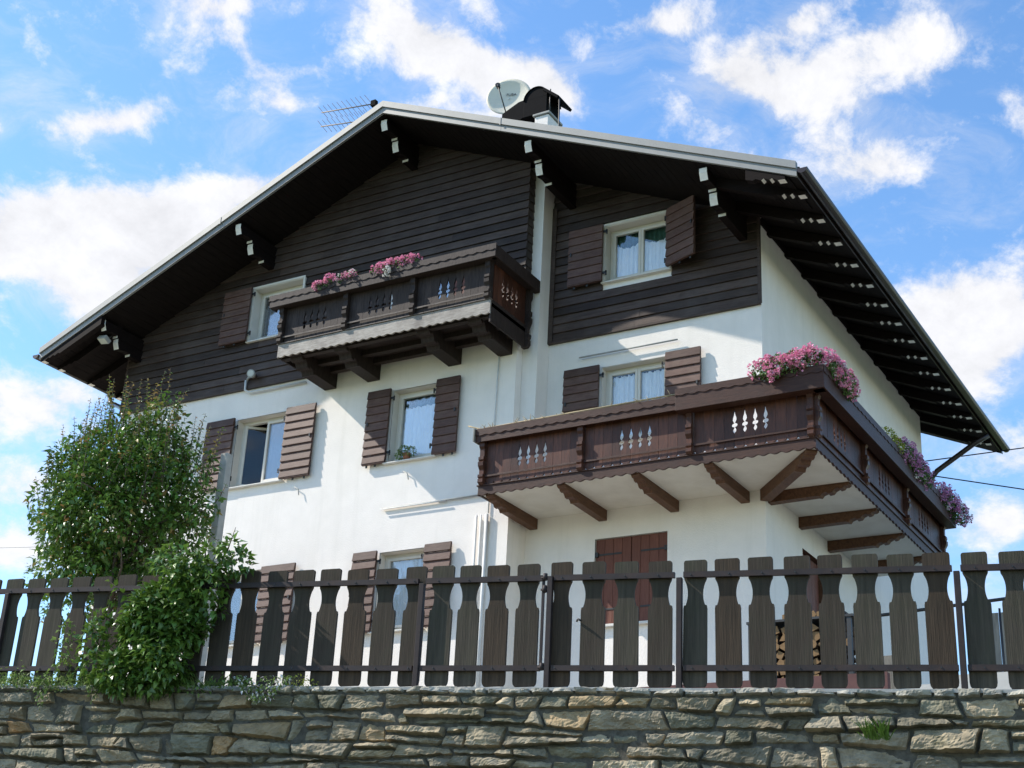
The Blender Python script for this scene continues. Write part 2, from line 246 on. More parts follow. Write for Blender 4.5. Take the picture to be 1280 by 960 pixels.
# ------------------------------------------------------------------ mesh builder
class MB:
    def __init__(s): s.v = []; s.f = []; s.m = []; s.sm = []; s.c = None
    def add(s, vs, fs, mi=0, smooth=False):
        o = len(s.v); s.v += [tuple(p) for p in vs]
        for f in fs: s.f.append(tuple(i + o for i in f)); s.m.append(mi); s.sm.append(smooth)
    def box(s, x0, y0, z0, x1, y1, z1, mi=0, mtx=None):
        x0, x1 = sorted((x0, x1)); y0, y1 = sorted((y0, y1)); z0, z1 = sorted((z0, z1))
        vs = [(x0,y0,z0),(x1,y0,z0),(x1,y1,z0),(x0,y1,z0),(x0,y0,z1),(x1,y0,z1),(x1,y1,z1),(x0,y1,z1)]
        if mtx is not None: vs = [tuple(mtx @ Vector(p)) for p in vs]
        s.add(vs, [(0,3,2,1),(4,5,6,7),(0,1,5,4),(1,2,6,5),(2,3,7,6),(3,0,4,7)], mi)
    def prism(s, poly, a, u, v, w, th, mi=0, side_mi=None, edge_mi=None):
        """polygon in (u,v) axes from origin a, extruded th along w"""
        a, u, v, w = Vector(a), Vector(u), Vector(v), Vector(w); n = len(poly)
        p0 = [a + u * p[0] + v * p[1] for p in poly]; p1 = [p + w * th for p in p0]
        flip = u.cross(v).dot(w) > 0
        o = len(s.v); s.v += [tuple(p) for p in p0 + p1]
        f0 = list(range(n)); f1 = list(range(n, 2 * n))
        if flip: f0 = f0[::-1]
        else: f1 = f1[::-1]
        ar = sum(poly[i][0] * poly[(i+1) % n][1] - poly[(i+1) % n][0] * poly[i][1] for i in range(n))
        if ar < 0: f0 = f0[::-1]; f1 = f1[::-1]
        s.f += [tuple(i + o for i in f0), tuple(i + o for i in f1)]; s.m += [mi, mi]; s.sm += [False, False]
        for i in range(n):
            j = (i + 1) % n; q = (i, j, j + n, i + n)
            if (flip and ar < 0) or (not flip and ar > 0): q = q[::-1]
            s.f.append(tuple(k + o for k in q)); s.sm.append(False)
            e = mi if side_mi is None else side_mi
            if edge_mi and i in edge_mi: e = edge_mi[i]
            s.m.append(e)
    def tube(s, pts, r, n=8, mi=0, cap=True, smooth=True):
        pts = [Vector(p) for p in pts]; rs = r if isinstance(r, (list, tuple)) else [r] * len(pts)
        o = len(s.v); prev = None
        for i, p in enumerate(pts):
            t = (pts[min(i+1, len(pts)-1)] - pts[max(i-1, 0)]).normalized()
            if prev is None: a = t.orthogonal().normalized()
            else: a = (prev - t * prev.dot(t)).normalized()
            prev = a; b = t.cross(a)
            for k in range(n):
                an = 2 * math.pi * k / n; s.v.append(tuple(p + (a * math.cos(an) + b * math.sin(an)) * rs[i]))
        for i in range(len(pts) - 1):
            for k in range(n):
                k2 = (k + 1) % n; s.f.append((o+i*n+k, o+i*n+k2, o+(i+1)*n+k2, o+(i+1)*n+k)); s.m.append(mi); s.sm.append(smooth)
        if cap:
            s.f.append(tuple(o + k for k in range(n))[::-1]); s.m.append(mi); s.sm.append(False)
            e = o + (len(pts) - 1) * n; s.f.append(tuple(e + k for k in range(n))); s.m.append(mi); s.sm.append(False)
    def quad(s, a, b, c, d, mi=0): s.add([a, b, c, d], [(0, 1, 2, 3)], mi)
    def obj(s, name, mats, parent=None, bevel=0.0, world=True):
        """vertices given in world coordinates; made relative to the parent's origin"""
        me = bpy.data.meshes.new(name)
        off = Vector((0, 0, 0))
        if parent is not None and world:
            q = parent
            while q is not None: off += q.location; q = q.parent
        org = Vector((0, 0, 0))
        if world and s.v:
            arr = np.array(s.v); org = Vector((float(arr[:, 0].mean()), float(arr[:, 1].mean()), float(arr[:, 2].min())))
            arr = arr - np.array(org); vs = arr.tolist()
        else: vs = s.v
        me.from_pydata(vs, [], s.f)
        if not isinstance(mats, (list, tuple)): mats = [mats]
        for m in mats: me.materials.append(MT[m])
        me.polygons.foreach_set('material_index', s.m); me.polygons.foreach_set('use_smooth', s.sm)
        if s.c is not None:
            at = me.color_attributes.new('tint', 'FLOAT_COLOR', 'POINT'); at.data.foreach_set('color', np.array(s.c, dtype=np.float32).ravel())
        me.update()
        o = bpy.data.objects.new(name, me); COL.objects.link(o); o.location = (org - off) if world else (0, 0, 0)
        if parent is not None: o.parent = parent
        if bevel:
            b = o.modifiers.new('bevel', 'BEVEL'); b.width = bevel; b.segments = 2; b.limit_method = 'ANGLE'; b.angle_limit = math.radians(40)
        return o
def tag(o, label=None, cat=None, group=None, kind=None):
    if label: o['label'] = label
    if cat: o['category'] = cat
    if group: o['group'] = group
    if kind: o['kind'] = kind
    return o
def empty(name, loc, **kw):
    o = bpy.data.objects.new(name, None); COL.objects.link(o); o.location = loc; o.empty_display_size = 0.2
    return tag(o, **kw) if kw else o
X = Vector((1, 0, 0)); Y = Vector((0, 1, 0)); Z = Vector((0, 0, 1))

# ------------------------------------------------------------------ house dimensions (metres)
XR, ZR, SL, TH = -5.979, 13.718, 0.4333, 0.18
EX, EL = 1.157, -13.32
YF, YB = -1.646, 10.1
WX, DL = -3.80, -0.52
XL, YW = -12.17, 8.45
ZS = 9.50                      # bottom edge of the timber cladding
def ztop(x): return ZR - SL * abs(x - XR)
def zund(x): return ztop(x) - TH

# ------------------------------------------------------------------ setting: ground, garden
C0 = Vector((-3.02, -9.77, 2.20)); FD = Vector((7.70, 1.25, -0.23)); FD.normalize(); FN = Vector((FD.y, -FD.x, 0)).normalized()   # FN points to the street
def fp(s_, out=0.0, z=0.0): return C0 + FD * s_ + FN * out + Z * z
g = MB(); N = 24
xs = [-1500, -300, -80, -40, -20, -8, 0, 8, 20, 40, 80, 300, 1500]; ys = [-1500, -300, -80, -40, -20, 0, 20, 40, 80, 300, 1500]
for yv in ys:
    for xv in xs: g.v.append((xv, yv, -1.6))
for j in range(len(ys) - 1):
    for i in range(len(xs) - 1):
        a = j * len(xs) + i; g.f.append((a, a+1, a+1+len(xs), a+len(xs))); g.m.append(0); g.sm.append(False)
tag(g.obj('ground', ['grass']), kind='structure')
r = MB(); a = fp(-60, 1.1); b = fp(60, 1.1); c = fp(60, 7.5); d = fp(-60, 7.5)
r.quad(*[Vector((p.x, p.y, -1.596)) for p in (d, c, b, a)])
tag(r.obj('road', ['asphalt']), kind='structure')
gd = MB(); nx, ny = 60, 30
for j in range(ny + 1):
    for i in range(nx + 1):
        s_ = -26 + 54 * i / nx; t_ = j / ny; dep = 0.3 + 34 * t_ ** 1.5
        p = fp(s_, -dep)
        z0 = 2.20 + FD.z * s_ - 0.07
        e = max(0, min(1, (dep - 3.5) / 4.5)); e = e * e * (3 - 2 * e)
        z = z0 + (3.25 - z0) * e * (1 if s_ > -3 else max(0, 1 + (s_ + 3) / 6)) + 0.03 * math.sin(i * 1.7) * math.sin(j * 2.3) * min(1, dep)
        edge = max(0, dep - 24) / 10; side = max(0, abs(s_ - 1) - 20) / 7
        z -= 5.2 * max(min(1, edge), min(1, side)) ** 1.3
        gd.v.append((p.x, p.y, z))
for j in range(ny):
    for i in range(nx):
        a = j * (nx + 1) + i; gd.f.append((a, a+1, a+2+nx, a+1+nx)); gd.m.append(0); gd.sm.append(True)
tag(gd.obj('garden_ground', ['gravel']), kind='structure')

# ------------------------------------------------------------------ the house
house = empty('chalet_house', (XR, 4, 3.2), label='white plastered chalet with dark timber gable and two carved balconies', cat='house')
ROOT = house

def wall_grid(mb, axis, val, lo, hi, z0, topf, holes, mi=0, flip=False):
    """one flat wall with rectangular openings. axis 'x' = wall along X at Y=val, 'y' = wall along Y at X=val"""
    cuts = sorted(set([lo, hi] + [h[0] for h in holes] + [h[1] for h in holes] + ([XR] if axis == 'x' and lo < XR < hi else [])))
    for a, b in zip(cuts[:-1], cuts[1:]):
        hs = sorted([(h[2], h[3]) for h in holes if h[0] < (a + b) / 2 < h[1]])
        zlist = [z0] + [q for h in hs for q in h] + [None]
        for k in range(0, len(zlist), 2):
            za, zb_ = zlist[k], zlist[k + 1]
            P = lambda u, z: (u, val, z) if axis == 'x' else (val, u, z)
            ta = topf(a) if zb_ is None else zb_; tb = topf(b) if zb_ is None else zb_
            q = [P(a, za), P(b, za), P(b, tb), P(a, ta)]
            if flip: q = q[::-1]
            mb.add(q, [(0, 1, 2, 3)], mi)
# window openings: name, X0, X1, Z0, Z1
WIN = dict(A=(-9.33, -8.22, 7.69, 8.92), B=(-6.07, -5.21, 7.69, 8.92), C=(-6.07, -5.21, 4.98, 6.21), D=(-9.28, -8.20, 10.40, 11.40), E=(-9.33, -8.36, 4.98, 6.18),
           F=(-2.55, -1.47, 10.37, 11.33), G=(-2.58, -1.50, 7.69, 8.92), H=(-2.62, -1.47, 4.92, 6.20), U=(-6.2, -4.98, 9.62, 11.0))
w = MB()
wall_grid(w, 'x', DL, XL, WX, 2.6, zund, [WIN[k] for k in 'ABCDEU'])
wall_grid(w, 'x', 0.0, WX, 0.0, 2.6, zund, [WIN[k] for k in 'FGH'])
w.quad((WX, DL, 2.6), (WX, 0, 2.6), (WX, 0, zund(WX)), (WX, DL, zund(WX)))
wall_grid(w, 'y', 0.0, 0.0, YW, 2.6, lambda u: zund(0), [(1.45, 2.35, 4.0, 6.2)])
w.quad((XL, YW, 2.6), (XL, DL, 2.6), (XL, DL, zund(XL)), (XL, YW, zund(XL)))
w.add([(0, YW, 2.6), (XL, YW, 2.6), (XL, YW, zund(XL)), (XR, YW, zund(XR)), (0, YW, zund(0))], [(0, 1, 2, 3, 4)])
wall = w.obj('wall', ['plaster'], house)
# pier of the chimney in the corner of the two wall planes
p = MB(); p.box(WX + 0.003, -0.35, 6.73, -3.53, -0.003, 12.60)
p.obj('chimney_breast', ['plaster'], house)
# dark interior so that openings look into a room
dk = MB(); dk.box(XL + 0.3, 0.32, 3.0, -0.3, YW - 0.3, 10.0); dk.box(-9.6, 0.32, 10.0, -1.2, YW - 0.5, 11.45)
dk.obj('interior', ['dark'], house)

# lapped cladding, one strip per board, cut round the openings and under the roof
def siding(name, yv, x0, x1, holes, zb, ztopmax, side_return=None):
    mb = MB(); H = 0.148; z = zb
    while z < ztopmax:
        zt = z + H
        # horizontal span under the roof for this board
        a, b = x0, x1
        lim = z + 0.004
        xa = XR - (ZR - TH - lim) / SL; xb = XR + (ZR - TH - lim) / SL
        a = max(a, xa); b = min(b, xb)
        if b - a > 0.15:
            spans = [(a, b)]
            for h in holes:
                if h[2] < zt and h[3] > z:
                    ns = []
                    for (p0, p1) in spans:
                        if h[0] - 0.05 > p0: ns.append((p0, min(p1, h[0] - 0.05)))
                        if h[1] + 0.05 < p1: ns.append((max(p0, h[1] + 0.05), p1))
                    spans = [q for q in ns if q[1] - q[0] > 0.03]
            for (p0, p1) in spans:
                joints = [p0]; q = p0 + random.uniform(1.5, 4.5)
                while q < p1 - 0.8: joints.append(q); q += random.uniform(2.5, 4.5)
                joints.append(p1)
                for j0, j1 in zip(joints[:-1], joints[1:]):
                    g_ = 0.0015; th = 0.042 + random.uniform(-0.002, 0.002); zz = zt - 0.004
                    poly = [(0, 0), (th, 0), (th * 0.98, 0.012), (0.018, H - 0.012), (0.012, H - 0.001), (0, H - 0.001)]
                    mb.prism([(-t, q_) for t, q_ in poly], (j0 + g_, yv, z), Y, Z, X, j1 - j0 - 2 * g_)
        z = zt
    return mb
s1 = siding('siding', DL - 0.002, XL - 0.03, WX + 0.10, [WIN['D'], WIN['U']], ZS, 13.5)
s1.obj('timber_cladding', ['siding'], house)
s2 = siding('siding', -0.002, -3.525, -0.03, [WIN['F']], ZS, 12.5)
s2.obj('timber_cladding', ['siding'], house)
# corner boards and the return round the left block's corner
cb = MB(); cb.box(-0.03, -0.055, ZS - 0.01, 0.012, 0.0, 10.93); cb.obj('corner_board', ['siding'], house)
cb = MB()
z = ZS
while z < 12.35:
    cb.prism([(0, 0), (0.10, 0), (0.085, 0.147), (0, 0.147)], (WX + 0.002, DL, z), X, Z, Y, 0.165); z += 0.148
cb.obj('corner_board', ['siding'], house)
cb = MB(); z = ZS
while z < 10.6:
    cb.prism([(0, 0), (-0.04, 0), (-0.02, 0.147), (0, 0.147)], (XL - 0.002, DL - 0.04, z), X, Z, Y, YW - DL); z += 0.148
cb.obj('timber_cladding', ['siding'], house)
tr = MB(); tr.box(-3.525, -0.052, ZS - 0.035, -0.0, -0.001, ZS - 0.002); tr.obj('cladding_edge', ['siding'], house)
tr = MB(); tr.box(XL - 0.04, DL - 0.052, ZS - 0.035, WX + 0.1, DL - 0.001, ZS - 0.002); tr.obj('cladding_edge', ['siding'], house)
tr = MB(); tr.box(-3.53, -0.06, ZS - 0.03, -3.45, -0.045, 11.9); tr.obj('corner_board', ['siding'], house)

# ---- roof
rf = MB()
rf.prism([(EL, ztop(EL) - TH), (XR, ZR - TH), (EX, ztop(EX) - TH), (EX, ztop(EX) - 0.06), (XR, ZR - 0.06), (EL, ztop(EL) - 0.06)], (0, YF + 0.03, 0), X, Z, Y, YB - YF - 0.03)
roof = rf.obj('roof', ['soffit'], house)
# tiles: stepped courses on both slopes
tl = MB()
for sgn, xe in ((1, EX), (-1, EL)):
    n = int(abs(xe - XR) / 0.33)
    for k in range(n + 1):
        xa = XR + sgn * k * 0.33; xb = min(xa + sgn * 0.36, xe + 0.03) if sgn > 0 else max(xa + sgn * 0.36, xe - 0.03)
        if (xb - xa) * sgn <= 0.02: continue
        za, zb_ = ztop(xa) - 0.055, ztop(xb) - 0.055
        tl.prism([(xa, za), (xb, zb_), (xb, zb_ + 0.045), (xa, za + 0.012)], (0, YF + 0.06, 0), X, Z, Y, YB - YF - 0.08)
tl.tube([(XR, YF + 0.05, ZR - 0.03), (XR, YB, ZR - 0.03)], 0.075, 10)
tl.obj('tiles', ['tile'], roof)
# soffit boards, seams running along the slope
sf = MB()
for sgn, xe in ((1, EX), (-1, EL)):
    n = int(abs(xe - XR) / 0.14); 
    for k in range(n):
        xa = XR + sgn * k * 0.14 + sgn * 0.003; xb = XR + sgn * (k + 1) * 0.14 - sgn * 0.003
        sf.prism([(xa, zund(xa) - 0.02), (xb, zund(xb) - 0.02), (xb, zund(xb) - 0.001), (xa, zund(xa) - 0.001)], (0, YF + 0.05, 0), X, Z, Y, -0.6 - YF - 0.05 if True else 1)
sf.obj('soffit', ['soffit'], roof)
# barge flashing: two grey steps following the rake, in four sheets
for sgn, xe in ((1, EX + 0.01), (-1, EL - 0.01)):
    L_ = abs(xe - XR); cuts = [0, L_ * 0.33, L_ * 0.66, L_]
    cuts = [0, 2.36, L_] if sgn > 0 else [0, L_ * 0.45, L_]
    for a, b in zip(cuts[:-1], cuts[1:]):
        m_ = MB(); xa, xb = XR + sgn * (a + (0.002 if a else 0)), XR + sgn * (b - 0.003)
        for (z0, z1, y0) in ((-TH - 0.012, -0.085, 0.0), (-0.083, 0.03, -0.03)):
            m_.prism([(xa, ztop(xa) + z0), (xb, ztop(xb) + z0), (xb, ztop(xb) + z1), (xa, ztop(xa) + z1)], (0, YF + y0, 0), X, Z, Y, 0.045 - y0)
        m_.box(xb - 0.012, YF - 0.036, ztop(xb) - 0.1, xb + 0.012, YF - 0.029, ztop(xb) + 0.03) if b < L_ else None
        m_.obj('barge_flashing', ['flash'], roof)
# gutters with their end caps, and the downpipes
for sgn, xe in ((1, EX), (-1, EL)):
    gm = MB(); ze = ztop(xe) - 0.10; prof = []
    for k in range(9):
        an = math.pi * k / 8; prof.append((sgn * (0.075 - 0.075 * math.cos(an)), -0.075 * math.sin(an)))
    inner = [(sgn * (0.075 - 0.066 * math.cos(math.pi * k / 8)), -0.066 * math.sin(math.pi * k / 8)) for k in range(8, -1, -1)]
    gm.prism(prof + inner, (xe + sgn * 0.015, YF - 0.02, ze), X, Z, Y, YB - YF)
    gm.prism(prof, (xe + sgn * 0.015, YF - 0.024, ze), X, Z, Y, 0.004)
    gm.box(xe, YF + 0.05, ze - 0.09, xe + sgn * 0.014, YB, ztop(xe) - 0.06)
    gm.obj('gutter', ['gutter'], roof)
dp = MB(); dp.tube([(EX + 0.05, 8.75, 10.36), (0.95, 8.72, 10.22), (0.22, 8.62, 9.72), (0.12, 8.56, 9.55), (0.10, 8.56, 6.9), (0.10, 8.56, 3.3)], 0.05, 10)
dp.obj('downpipe', ['gutter'], house)
dp = MB(); dp.tube([(EL - 0.05, 0.2, 10.32), (EL + 0.05, 0.15, 10.15), (XL - 0.28, -0.25, 9.75), (XL - 0.16, -0.3, 9.6), (XL - 0.14, -0.3, 3.3)], 0.045, 10)
dp.obj('downpipe', ['gutter'], house)

# ---- rafters: along the slope, carved tails with white painted notches
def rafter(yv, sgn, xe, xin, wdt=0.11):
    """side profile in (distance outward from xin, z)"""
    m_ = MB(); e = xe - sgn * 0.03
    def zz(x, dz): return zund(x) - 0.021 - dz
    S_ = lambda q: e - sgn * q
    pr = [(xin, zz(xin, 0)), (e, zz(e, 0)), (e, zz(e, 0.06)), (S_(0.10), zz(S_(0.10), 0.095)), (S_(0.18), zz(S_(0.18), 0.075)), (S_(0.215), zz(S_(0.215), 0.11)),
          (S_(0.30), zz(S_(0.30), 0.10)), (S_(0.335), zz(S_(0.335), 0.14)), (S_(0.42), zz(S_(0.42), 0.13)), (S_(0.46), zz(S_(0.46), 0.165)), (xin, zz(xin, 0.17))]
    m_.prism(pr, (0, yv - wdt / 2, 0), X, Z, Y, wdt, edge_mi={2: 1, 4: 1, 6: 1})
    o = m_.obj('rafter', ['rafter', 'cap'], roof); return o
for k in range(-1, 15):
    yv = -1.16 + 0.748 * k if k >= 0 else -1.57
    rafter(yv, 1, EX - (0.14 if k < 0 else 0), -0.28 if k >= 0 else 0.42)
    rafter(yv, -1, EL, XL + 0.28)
# eave frieze on the side wall between rafters
fr = MB(); fr.box(0.004, 0.0, 10.80, 0.03, YW, 10.90); fr.obj('wall_plate', ['rafter'], house)
# ---- purlins: two stacked beams each, carved and capped in white
def purlin(xc, ztopc, y_tip, wdt=0.12, depth=0.215, lower=False):
    m_ = MB()
    prof = [(0, 0), (0, -0.075), (0.045, -0.185), (0.11, -0.185), (0.22, -0.16), (0.33, -0.17), (0.33, -depth), (0.40, -depth), (4.0 if not lower else 1.6, -depth), (4.0 if not lower else 1.6, 0)]
    m_.prism(prof, (xc - wdt / 2, y_tip, ztopc), Y, Z, X, wdt, edge_mi={0: 1, 1: 1, 5: 1})
    m_.obj('purlin', ['rafter', 'cap'], roof, bevel=0.004)
for xc in (-6.02, -3.18, -0.25, -8.98, -11.93):
    zt = min(zund(xc - 0.09), zund(xc + 0.09)) - 0.022
    if abs(xc + 6.02) < 0.1: zt = zund(XR + 0.13) - 0.022
    purlin(xc, zt, YF + 0.11)
    purlin(xc, zt - 0.22, YF + 0.47, lower=True)

# ---- chimney
ch = MB(); ch.box(-3.80, -0.33, 12.5, -3.54, 0.09, 13.58); chim = ch.obj('chimney', ['plaster'], house, bevel=0.01)
cc = MB(); cc.box(-3.83, -0.36, 13.585, -3.51, 0.12, 13.63); cc.obj('chimney_collar', ['concrete'], chim, bevel=0.01)
hd = MB()
# black sheet hood: half barrel over a boxy base with a rain flap on one side
prof = [(0.235 * math.cos(math.pi * k / 14), 0.235 * math.sin(math.pi * k / 14)) for k in range(15)]
inner = [(0.215 * math.cos(math.pi * k / 14), 0.215 * math.sin(math.pi * k / 14)) for k in range(14, -1, -1)]
hd.prism(prof + inner, (-3.82, -0.32, 13.98), X, Z, Y, 0.5)
hd.prism(prof, (-3.82, -0.30, 13.98), X, Z, Y, 0.02)
hd.box(-4.05, -0.30, 13.66, -3.60, 0.16, 14.0)
hd.prism([(-0.62, -0.42), (-0.05, -0.20), (-0.05, 0.12), (-0.28, 0.10), (-0.60, -0.05)], (-3.88, -0.29, 13.92), X, Z, Y, 0.42)
hd.obj('chimney_hood', ['black'], chim, bevel=0.008)
fl = MB(); mt = Matrix.Translation((-3.64, 0, 14.10)) @ Matrix.Rotation(math.radians(40), 4, 'Y')
fl.box(-0.02, -0.34, -0.03, 0.36, 0.14, 0.02, mtx=mt); fl.obj('rain_flap', ['black'], chim, bevel=0.005)
st = MB(); st.tube([(-3.36, -0.3, 13.86), (-3.35, -0.3, 13.3), (-3.38, -0.3, 12.6)], 0.012, 6); st.tube([(-3.55, -0.28, 13.6), (-3.55, -0.28, 14.1)], 0.012, 6); st.obj('stay_wire', ['iron'], chim)

# ---- windows
def scallop_top(x, x0, x1, n, amp): 
    t = (x - x0) / (x1 - x0) * n; return amp * abs(math.sin(math.pi * t))
def curtain(parent, x0, x1, z0, z1, yv, drop=0.12, n=5, amp=0.035, green=False, gathered=None):
    m_ = MB(); nx_ = 60
    for i in range(nx_ + 1):
        x = x0 + (x1 - x0) * i / nx_
        yy = yv + 0.016 * math.sin((x - x0) * 62 + 1.3 * math.sin(x * 9)) + 0.008 * math.sin(x * 151)
        zt = z1 - drop + (scallop_top(x, x0, x1, n, amp) if not gathered else gathered(x))
        m_.v += [(x, yy, z0), (x, yy, zt)]
        if i: a = 2 * (i - 1); m_.f.append((a, a + 2, a + 3, a + 1)); m_.m.append(0); m_.sm.append(True)
    m_.obj('curtain', ['curtain'], parent)
    if green:
        m_ = MB()
        for i in range(nx_ + 1):
            x = x0 + (x1 - x0) * i / nx_
            m_.v += [(x, yv + 0.04 + 0.01 * math.sin(x * 70), z0 + 0.5), (x, yv + 0.04 + 0.01 * math.sin(x * 70), z1)]
            if i: a = 2 * (i - 1); m_.f.append((a, a + 2, a + 3, a + 1)); m_.m.append(0); m_.sm.append(True)
        m_.obj('curtain', ['curtain_g'], parent)
def shutter(parent, x0, x1, z0, z1, yw, hinge, angle=0.0, mtx=None, label=None):
    """ledged shutter of lapped boards, standing off the wall; hinge = x of its hinge side"""
    m_ = MB(); Wd = x1 - x0; Hh = z1 - z0; n = max(1, round(Hh / 0.137)); h = Hh / n
    sx = 1 if x0 >= hinge - 1e-3 else -1
    loc = lambda u: u if sx > 0 else -u
    for k in range(n):
        zb_ = k * h
        poly = [(0.0, 0.004), (0.0, h - 0.001), (-0.010, h - 0.001), (-0.030, 0.012), (-0.028, 0.004)]
        a = 0.0; 
        m_.prism(poly, (loc(0.0) if sx > 0 else -Wd, -0.012, zb_), Y, Z, X, Wd)
    for q in (0.0, Wd - 0.055): m_.box(loc(q) , -0.012, 0.0, loc(q + 0.055), 0.012, Hh)       # stiles behind
    m_.box(loc(0), -0.034, -0.012, loc(Wd), 0.012, 0.004)
    for zq in (Hh * 0.12, Hh * 0.86): m_.box(loc(-0.07), 0.0, zq, loc(0.04), 0.02, zq + 0.03, 1); m_.box(loc(-0.07), 0.0, zq - 0.035, loc(-0.05), 0.02, zq + 0.045, 1)
    for q in (0.42, 0.80): m_.box(loc(Wd * q), 0.0, -0.05, loc(Wd * q + 0.03), 0.014, -0.005, 1)
    m_.box(loc(Wd - 0.06), -0.045, Hh * 0.52, loc(Wd - 0.035), -0.03, Hh * 0.52 + 0.06, 1)
    rot = Matrix.Rotation(-angle * sx, 4, 'Z'); T = Matrix.Translation((hinge, yw - 0.055, z0))
    m_.v = [tuple(T @ rot @ Vector(v)) for v in m_.v]
    o = m_.obj('shutter', ['shutter', 'iron'], parent)
    if label: o['label'] = label
    return o
def window(key, yw, two=True, recess=0.15, left=True, right=True, la=0.0, ra=0.0, sill=True, curt=dict(), open_left=False, lw=0.61, rw=0.61, pr=0.0):
    x0, x1, z0, z1 = WIN[key]; yr = yw + recess
    m_ = MB()       # reveal + fixed frame
    for (a, b) in (((x0 - 0.0, z0), (x0, z1)), ): pass
    t = 0.012
    m_.box(x0 - t, yw - pr, z0, x0 + 0.002, yr + 0.06, z1, 1); m_.box(x1 - 0.002, yw - pr, z0, x1 + t, yr + 0.06, z1, 1)
    m_.box(x0 - t, yw - pr, z1 - 0.002, x1 + t, yr + 0.06, z1 + t, 1); m_.box(x0 - t, yw - pr + 0.001, z0 - t, x1 + t, yr + 0.06, z0 + 0.002, 1)
    if pr: # casing on timber cladding
        c_ = 0.05
        m_.box(x0 - c_, yw - pr - 0.012, z0 - 0.0, x0 - t, yw, z1 + c_); m_.box(x1 + t, yw - pr - 0.012, z0, x1 + c_, yw, z1 + c_); m_.box(x0 - c_, yw - pr - 0.014, z1 + t, x1 + c_, yw, z1 + c_)
    F_w = 0.055
    fx0, fx1, fz0, fz1 = x0 + 0.002, x1 - 0.002, z0 + 0.03, z1 - 0.002
    m_.box(fx0, yr, fz0, fx0 + F_w, yr + 0.06, fz1); m_.box(fx1 - F_w, yr, fz0, fx1, yr + 0.06, fz1)
    m_.box(fx0 + F_w, yr, fz1 - F_w, fx1 - F_w, yr + 0.06, fz1); m_.box(fx0 + F_w, yr, fz0, fx1 - F_w, yr + 0.06, fz0 + 0.04)
    m_.box(fx0, yr - 0.004, z1 - 0.16, fx0 + 0.012, yr, z1 - 0.12, 0)
    W_ = m_.obj('window', ['frame', 'reveal'], ROOT, bevel=0.003)
    ix0, ix1, iz0, iz1 = fx0 + F_w, fx1 - F_w, fz0 + 0.04, fz1 - F_w
    sashes = [(ix0, (ix0 + ix1) / 2), ((ix0 + ix1) / 2, ix1)] if two else [(ix0, ix1)]
    for si, (a, b) in enumerate(sashes):
        s_ = MB(); sw = 0.045; y0, y1 = yr - 0.022, yr + 0.03
        s_.box(a + 0.002, y0, iz0, a + sw, y1, iz1); s_.box(b - sw, y0, iz0, b - 0.002, y1, iz1)
        s_.box(a + sw, y0, iz1 - sw, b - sw, y1, iz1 - 0.002); s_.box(a + sw, y0, iz0 + 0.002, b - sw, y1, iz0 + sw)
        gl = MB(); gl.box(a + sw, yr, iz0 + sw, b - sw, yr + 0.006, iz1 - sw)
        if open_left and si == 0:
            R2 = Matrix.Translation((a, yr, 0)) @ Matrix.Rotation(math.radians(38), 4, 'Z') @ Matrix.Translation((-a, -yr, 0))
            for q in (s_, gl): q.v = [tuple(R2 @ Vector(v)) for v in q.v]
        s_.obj('sash', ['frame'], W_, bevel=0.003); gl.obj('pane', ['glass'], W_)
        if not (open_left and si == 0):
            curtain(W_, a + 0.01, b - 0.01, iz0, iz1, yr + 0.045, **curt)
    if two:
        h_ = MB(); xm = (ix0 + ix1) / 2; h_.box(xm - 0.012, yr - 0.05, (iz0 + iz1) / 2 - 0.07, xm + 0.012, yr - 0.02, (iz0 + iz1) / 2 + 0.05)
    if sill:
        s_ = MB(); s_.box(x0 - 0.06, yw - 0.075, z0 - 0.035, x1 + 0.06, yr + 0.02, z0 - 0.0125); s_.obj('sill', ['sill'], W_, bevel=0.006)
    if left: shutter(W_, x0 - 0.03 - lw, x0 - 0.03, z0 - 0.0, z1 + 0.03, yw - pr, x0 - 0.02, la)
    if right: shutter(W_, x1 + 0.03, x1 + 0.03 + rw, z0 - 0.0, z1 + 0.03, yw - pr, x1 + 0.01, ra)
    return W_
def fix(o): return o
wA = window('A', DL, open_left=True, curt=dict(drop=0.0, n=1, amp=0))
wB = window('B', DL, two=False, lw=0.44, rw=0.43, curt=dict(drop=0.22, n=4, amp=0.03, green=True))
wC = window('C', DL, two=False, lw=0.44, rw=0.47, curt=dict(drop=0.05, n=4, amp=0.03))
wD = window('D', DL, recess=0.14, right=False, pr=0.05, curt=dict(drop=0.25, n=2, amp=0.06))
wE = window('E', DL, curt=dict(drop=0.1), rw=0.68)
wF = window('F', 0.0, recess=0.13, pr=0.05, ra=math.radians(22), lw=0.60, rw=0.60, curt=dict(drop=0.20, n=1, amp=-0.07, green=True))
wG = window('G', 0.0, lw=0.60, rw=0.56, curt=dict(drop=0.07, n=7, amp=0.018))
# upper balcony door behind the railing, shutter leaf standing open
wU = window('U', DL, recess=0.14, pr=0.05, left=False, right=False, sill=False, curt=dict(drop=0.2))
m_ = MB(); m_.box(-5.0, DL - 0.10, 9.62, -4.62, DL - 0.055, 10.86); m_.obj('shutter', ['red_shutter'], wU)
